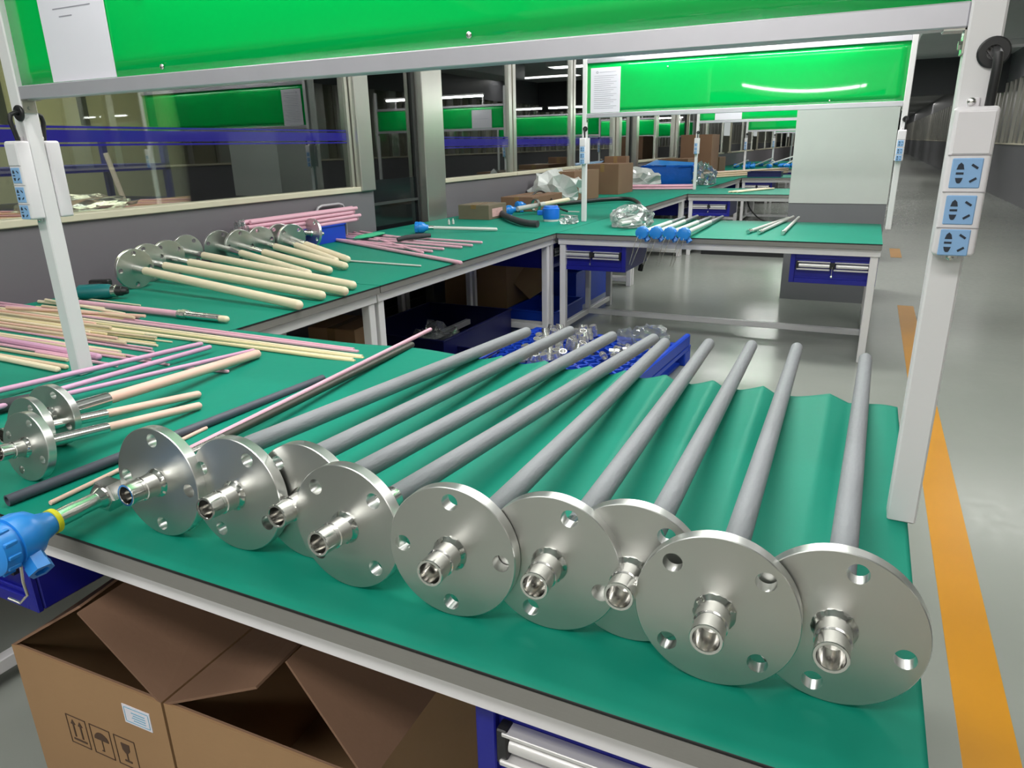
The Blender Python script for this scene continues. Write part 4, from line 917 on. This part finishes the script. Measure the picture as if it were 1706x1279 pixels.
carton('low brown carton behind the blue wrapped box', (-3.19, 12.2, 0.7505), 0.5, 0.8, 0.34, 0, M_CARDB)
carton('tall brown carton standing behind the blue wrapped box', (-3.10, 13.4, 0.7505), 0.55, 0.7, 0.72, 0, M_CARDB)
carton('dark brown carton far along the wall beside the tall one', (-3.19, 15.0, 0.7505), 0.5, 0.7, 0.3, 0, M_CARDB)
# blue wrapped box, bags, pink bundle in front
t = thing('wrapped_box', 'bright blue film wrapped box on the wall side bench', 'wrapped box', (-3.12, 10.95, 0.7505), 0.0)
q = B().box((0, 0, 0), (0.78, 0.62, 0.27), 0.02, seg=3)
rnd = random.Random(9)
bmesh.ops.subdivide_edges(q.bm, edges=list(q.bm.edges), cuts=3, use_grid_fill=True)
for v in q.bm.verts:
    if v.co.z > 0.05: v.co += Vector((rnd.uniform(-1, 1), rnd.uniform(-1, 1), rnd.uniform(-1, 1)))*0.010
q.obj('film_body', M_BLUEF, t, 30)
B().slab([(0.05, 0.1, 0.28), (0.75, 0.05, 0.265), (0.72, 0.4, 0.30), (0.1, 0.5, 0.34)], (0, 0, 1), 0.006).obj('film_lid', M_SKY, t, 0)
bag('plastic_bag', 'crumpled clear bag between the second post and the blue wrapped box', (-3.02, 10.35, 0.752), 0.34, 0.36, 0.26, 71, mat('milky_film', (190, 196, 194), 0.3))
bag('plastic_bag', 'clear bag pressed against the side of the blue wrapped box', (-2.18, 11.05, 0.752), 0.16, 0.26, 0.28, 73)
for k in range(6):
    rod('long pink rod in the bundle before the blue wrapped box', (-3.1, 9.62+0.035*k, 0.768+0.030*(k % 2)), (-2.08, 9.82+0.035*k, 0.768+0.030*(k % 2)), 0.015, M_PINK, 'pink rods before the blue wrapped box')
for k in range(18):
    rod('long peach rod in the bundle reaching past the third post', (-3.15+0.026*(k % 6)*1.5, 12.0+0.05*(k//6), 0.768+0.033*(k//6)), (-1.55+0.03*(k % 6), 15.0+0.04*(k//6), 0.768+0.033*(k//6)), 0.017, (M_PEACH, M_SAND, M_PINK)[(k*5) % 3], 'peach rod bundle past the third post')
for k in range(3):
    rod('pale cream rod among the three on the bench beyond the pillar', (-1.52+0.05*k, 9.25, 0.762), (-1.18+0.05*k, 10.0, 0.762), 0.011, M_CREAM, 'cream rods on the third bench')
for k in range(5):
    rod('pink rod stored on the floor under the third bench', (-1.75+0.03*k, 9.3+0.10*k, 0.10), (-0.55, 9.4+0.10*k, 0.10), 0.03, M_PINK, 'pink rods under the third bench')
tray('plastic_tray', 'shallow dark tray carrying the pink rods under the third bench', (-1.80, 9.2, 0.0), 0, 1.3, 0.7, 0.06, M_BLKP)
hose('black cable looping below the third bench', [(-1.30, 9.2, 0.70), (-1.24, 9.2, 0.56), (-1.10, 9.2, 0.44), (-0.92, 9.2, 0.42), (-0.78, 9.2, 0.50)], 0.008)
# blue clutter far down the row
rnd = random.Random(4)
for k in range(26):
    x = rnd.uniform(-2.9, -1.0); y = rnd.uniform(17.2, 20.8) if x < -2.05 else rnd.uniform(17.5, 18.4)
    t = thing('transmitter_head', 'blue transmitter head in the far heap down the row', 'transmitter head', (x, y, 0.7985), rnd.uniform(0, 6), 'blue heads in the far heap')
    h = put('head', HM[0], t); h.scale = (1.2, 1.2, 1.2)
for k in range(12):
    x = rnd.uniform(-2.9, -1.2); y = rnd.uniform(17.6, 18.3)
    rod('white tube sticking out of the far heap of blue heads', (x, y, 0.80), (x+rnd.uniform(0.2, 0.7), y+rnd.uniform(-0.2, 0.4), 0.86+rnd.uniform(0, 0.3)), 0.016, M_WRAP, 'white tubes in the far heap')
tray('storage_bin', 'navy bin on the bench below the far heap of blue heads', (-1.9, 13.35, 0.7505), 0, 0.55, 0.35, 0.08, M_NAVY, 'storage bin')

# ---------------------------------------------------------------- blue pallet with fittings
t = thing('plastic_pallet', 'royal blue lattice plastic pallet on the floor behind the near bench', 'pallet', (-2.08, 3.52, 0), -0.06)
PW, PD, PH = 1.12, 1.02, 0.115
q = B()
for a, c in (((0, 0, PH-0.03), (PW, 0.05, PH)), ((0, PD-0.05, PH-0.03), (PW, PD, PH)), ((0, 0.05, PH-0.03), (0.05, PD-0.05, PH)), ((PW-0.05, 0.05, PH-0.03), (PW, PD-0.05, PH))): q.box(a, c, 0.004)
for s in (1, -1):
    for k in range(-9, 20):
        # diagonal bars clipped to the rectangle
        c0 = k*0.11
        pts = []
        for x in (0.04, PW-0.04):
            y_ = s*x+c0 if s == 1 else -x+c0+0.5
            if 0.04 <= y_ <= PD-0.04: pts.append((x, y_))
        for y_ in (0.04, PD-0.04):
            x = (y_-c0) if s == 1 else (c0+0.5-y_)
            if 0.04 <= x <= PW-0.04: pts.append((x, y_))
        if len(pts) >= 2:
            (xa, ya), (xb, yb) = pts[0], pts[1]
            v = Vector((xb-xa, yb-ya, 0)); n = Vector((-v.y, v.x, 0)).normalized()*0.009
            if v.length > 0.05:
                q.slab([(xa-n.x, ya-n.y, PH-0.028), (xb-n.x, yb-n.y, PH-0.028), (xb+n.x, yb+n.y, PH-0.028), (xa+n.x, ya+n.y, PH-0.028)], (0, 0, 1), 0.020)
q.obj('deck', M_BLUEP, t)
for x in (0.0, PW/2-0.06, PW-0.12): B().box((x, 0.0, 0), (x+0.12, 0.12, PH-0.03), 0.004).box((x, PD-0.12, 0), (x+0.12, PD, PH-0.03), 0.004).box((x+0.03, 0.12, 0), (x+0.09, PD-0.12, 0.02), 0.003).obj('runner', M_BLUEP, t)
B().box((PW-0.035, 0.02, PH), (PW, PD-0.02, PH+0.075), 0.008).obj('raised_rim', M_BLUEP, t)
FITP = [(-1.833, 4.332, 0.1155, 0.87), (-1.785, 4.357, 0.1155, 2.69), (-1.744, 4.356, 0.1155, 0.15), (-1.687, 4.37, 0.1155, 1.37), (-1.633, 4.396, 0.1155, 2.03), (-1.585, 4.408, 0.1155, 1.68), (-1.544, 4.438, 0.1155, 0.85), (-1.484, 4.458, 0.1155, 0.47), (-1.816, 4.223, 0.1155, 0.92), (-1.776, 4.23, 0.1155, 2.81), (-1.71, 4.257, 0.1155, 2.71), (-1.664, 4.267, 0.1155, 0.28), (-1.62, 4.292, 0.1155, 1.08), (-1.583, 4.306, 0.1155, 1.41), (-1.534, 4.322, 0.1155, 1.37), (-1.471, 4.349, 0.1155, 0.85), (-1.803, 4.108, 0.1155, 0.62), (-1.757, 4.128, 0.1155, 0.26), (-1.703, 4.142, 0.1155, 2.12), (-1.65, 4.171, 0.1155, 2.07), (-1.611, 4.188, 0.1155, 1.02), (-1.559, 4.197, 0.1155, 1.34), (-1.525, 4.212, 0.1155, 2.91), (-1.473, 4.245, 0.1155, 1.95), (-1.777, 4.005, 0.1155, 1.79), (-1.746, 4.012, 0.1155, 0.6), (-1.697, 4.031, 0.1155, 0.39), (-1.642, 4.052, 0.1155, 2.86), (-1.593, 4.081, 0.1155, 2.12), (-1.557, 4.111, 0.1155, 2.52), (-1.5, 4.115, 0.1155, 2.53), (-1.758, 3.914, 0.1155, 2.74), (-1.716, 3.923, 0.1155, 1.66), (-1.68, 3.936, 0.1155, 2.18), (-1.621, 3.977, 0.1155, 2.55), (-1.581, 3.969, 0.1155, 1.47), (-1.527, 4.008, 0.1155, 1.46), (-1.493, 4.009, 0.1155, 0.53), (-1.76, 3.826, 0.1155, 1.92), (-1.714, 3.829, 0.1155, 0.15), (-1.668, 3.857, 0.1155, 1.95), (-1.617, 3.861, 0.1155, 1.96), (-1.561, 3.883, 0.1155, 0.21), (-1.539, 3.89, 0.1155, 2.88), (-1.482, 3.931, 0.1155, 0.51), (-1.739, 3.731, 0.1155, 2.69), (-1.693, 3.729, 0.1155, 2.59), (-1.651, 3.767, 0.1155, 0.47), (-1.597, 3.787, 0.1155, 2.18), (-1.561, 3.801, 0.1155, 0.42), (-1.519, 3.81, 0.1155, 2.63), (-1.728, 3.648, 0.1155, 2.4), (-1.666, 3.65, 0.1155, 0.61), (-1.64, 3.681, 0.1155, 2.9), (-1.586, 3.687, 0.1155, 0.86), (-1.541, 3.717, 0.1155, 0.28), (-1.513, 3.733, 0.1155, 2.54)]
for k, (x, y, z, s) in enumerate(FITP):
    if k % 4 == 3: continue
    fitting((x, y, z+0.004), 'small shiny steel fitting standing in the crowd on the blue pallet', 'steel fittings standing on the blue pallet', (0.30*math.sin(k*2.1), 0.30*math.cos(k*1.7), s), 1.45)
for (x, y, z, s) in [(-1.33, 3.967, 0.138, 0.6), (-1.31, 4.046, 0.138, 1.8), (-1.294, 4.126, 0.138, 0.9), (-1.247, 4.101, 0.138, 2.2), (-1.24, 4.192, 0.138, 0.4), (-1.265, 3.965, 0.138, 1.3)]: fitting((x, y, z), 'steel fitting lying on its side beside the clear film on the blue pallet', 'steel fittings lying on the blue pallet', (PI/2, 0, s), 1.2)
bag('plastic_film', 'clear film sheet standing up at the back of the blue pallet', (-1.152, 4.394, 0.115), 0.12, 0.03, 0.12, 81, jag=0.2)
bag('plastic_film', 'small clear film scrap beside the lying fittings on the pallet', (-1.283, 4.296, 0.115), 0.06, 0.02, 0.11, 83, jag=0.2)

# ---------------------------------------------------------------- office things behind the glass
t = thing('office_bench', 'peach topped bench behind the glass wall', 'workbench', (-4.5, -0.6, 0))
B().box((0, 0, 1.02), (0.98, 4.45, 1.05), 0.004).obj('worktop', mat('peach_worktop', (214, 172, 146), 0.5, var=0.06), t)
for x in (0.02, 0.85):
    for y in (0.02, 2.1, 4.37): B().box((x, y, 0), (x+0.05, y+0.05, 1.02)).obj('leg', M_WHITE, t)
for k in range(22):
    y = 0.2+k*0.15
    rod('thin pink rod on the bench behind the glass', (-4.4, y, 1.056), (-3.62, y+0.12*((k*3) % 5)/5+0.2, 1.056), 0.0055, (M_PEACH, M_PINK)[k % 2], 'pink rods on the bench behind the glass', seg=8)
bag('plastic_bag', 'clear bag on the bench behind the glass wall', (-3.85, 2.55, 1.063), 0.14, 0.3, 0.08, 91)
for k in range(10):
    y = 4.24+0.020*k
    rod('long cream rod leaning in the corner behind the glass', (-3.66-0.03*(k % 3), y, 0.001), (-3.56-0.02*(k % 2), y+0.06-0.02*(k % 4), 1.62+0.04*((k*7) % 5)), 0.011, M_CREAM, 'cream rods leaning behind the glass', seg=8)
t = thing('storage_rack', 'dark blue metal rack behind the glass wall', 'rack', (-5.3, 1.6, 0))
for z in (0.45, 1.0, 1.24): B().box((0, 0, z), (0.7, 2.2, z+0.045)).obj('shelf', M_BLUE if z > 0.9 else M_NAVY, t)
for x in (0, 0.66):
    for y in (0, 2.16): B().box((x, y, 0), (x+0.04, y+0.04, 1.5)).obj('upright', M_BLUE, t)
rod('white pole leaning against the blue rack behind the glass', (-4.30, 3.40, 0.002), (-4.52, 3.25, 1.36), 0.016, M_WHITE, name='leaning_pole')
t = thing('green_cabinet', 'dark green cabinet in the office behind the glass', 'cabinet', (-6.2, 6.2, 0))
B().box((0, 0, 0), (0.5, 2.4, 1.75), 0.004).obj('body', mat('office_green', (44, 92, 66), 0.5, var=0.1), t)
for k in range(3): B().box((0.5, 0.03+0.79*k, 0.05), (0.515, 0.78+0.79*k, 1.7), 0.003).obj('door', mat('office_green', (44, 92, 66), 0.5), t)
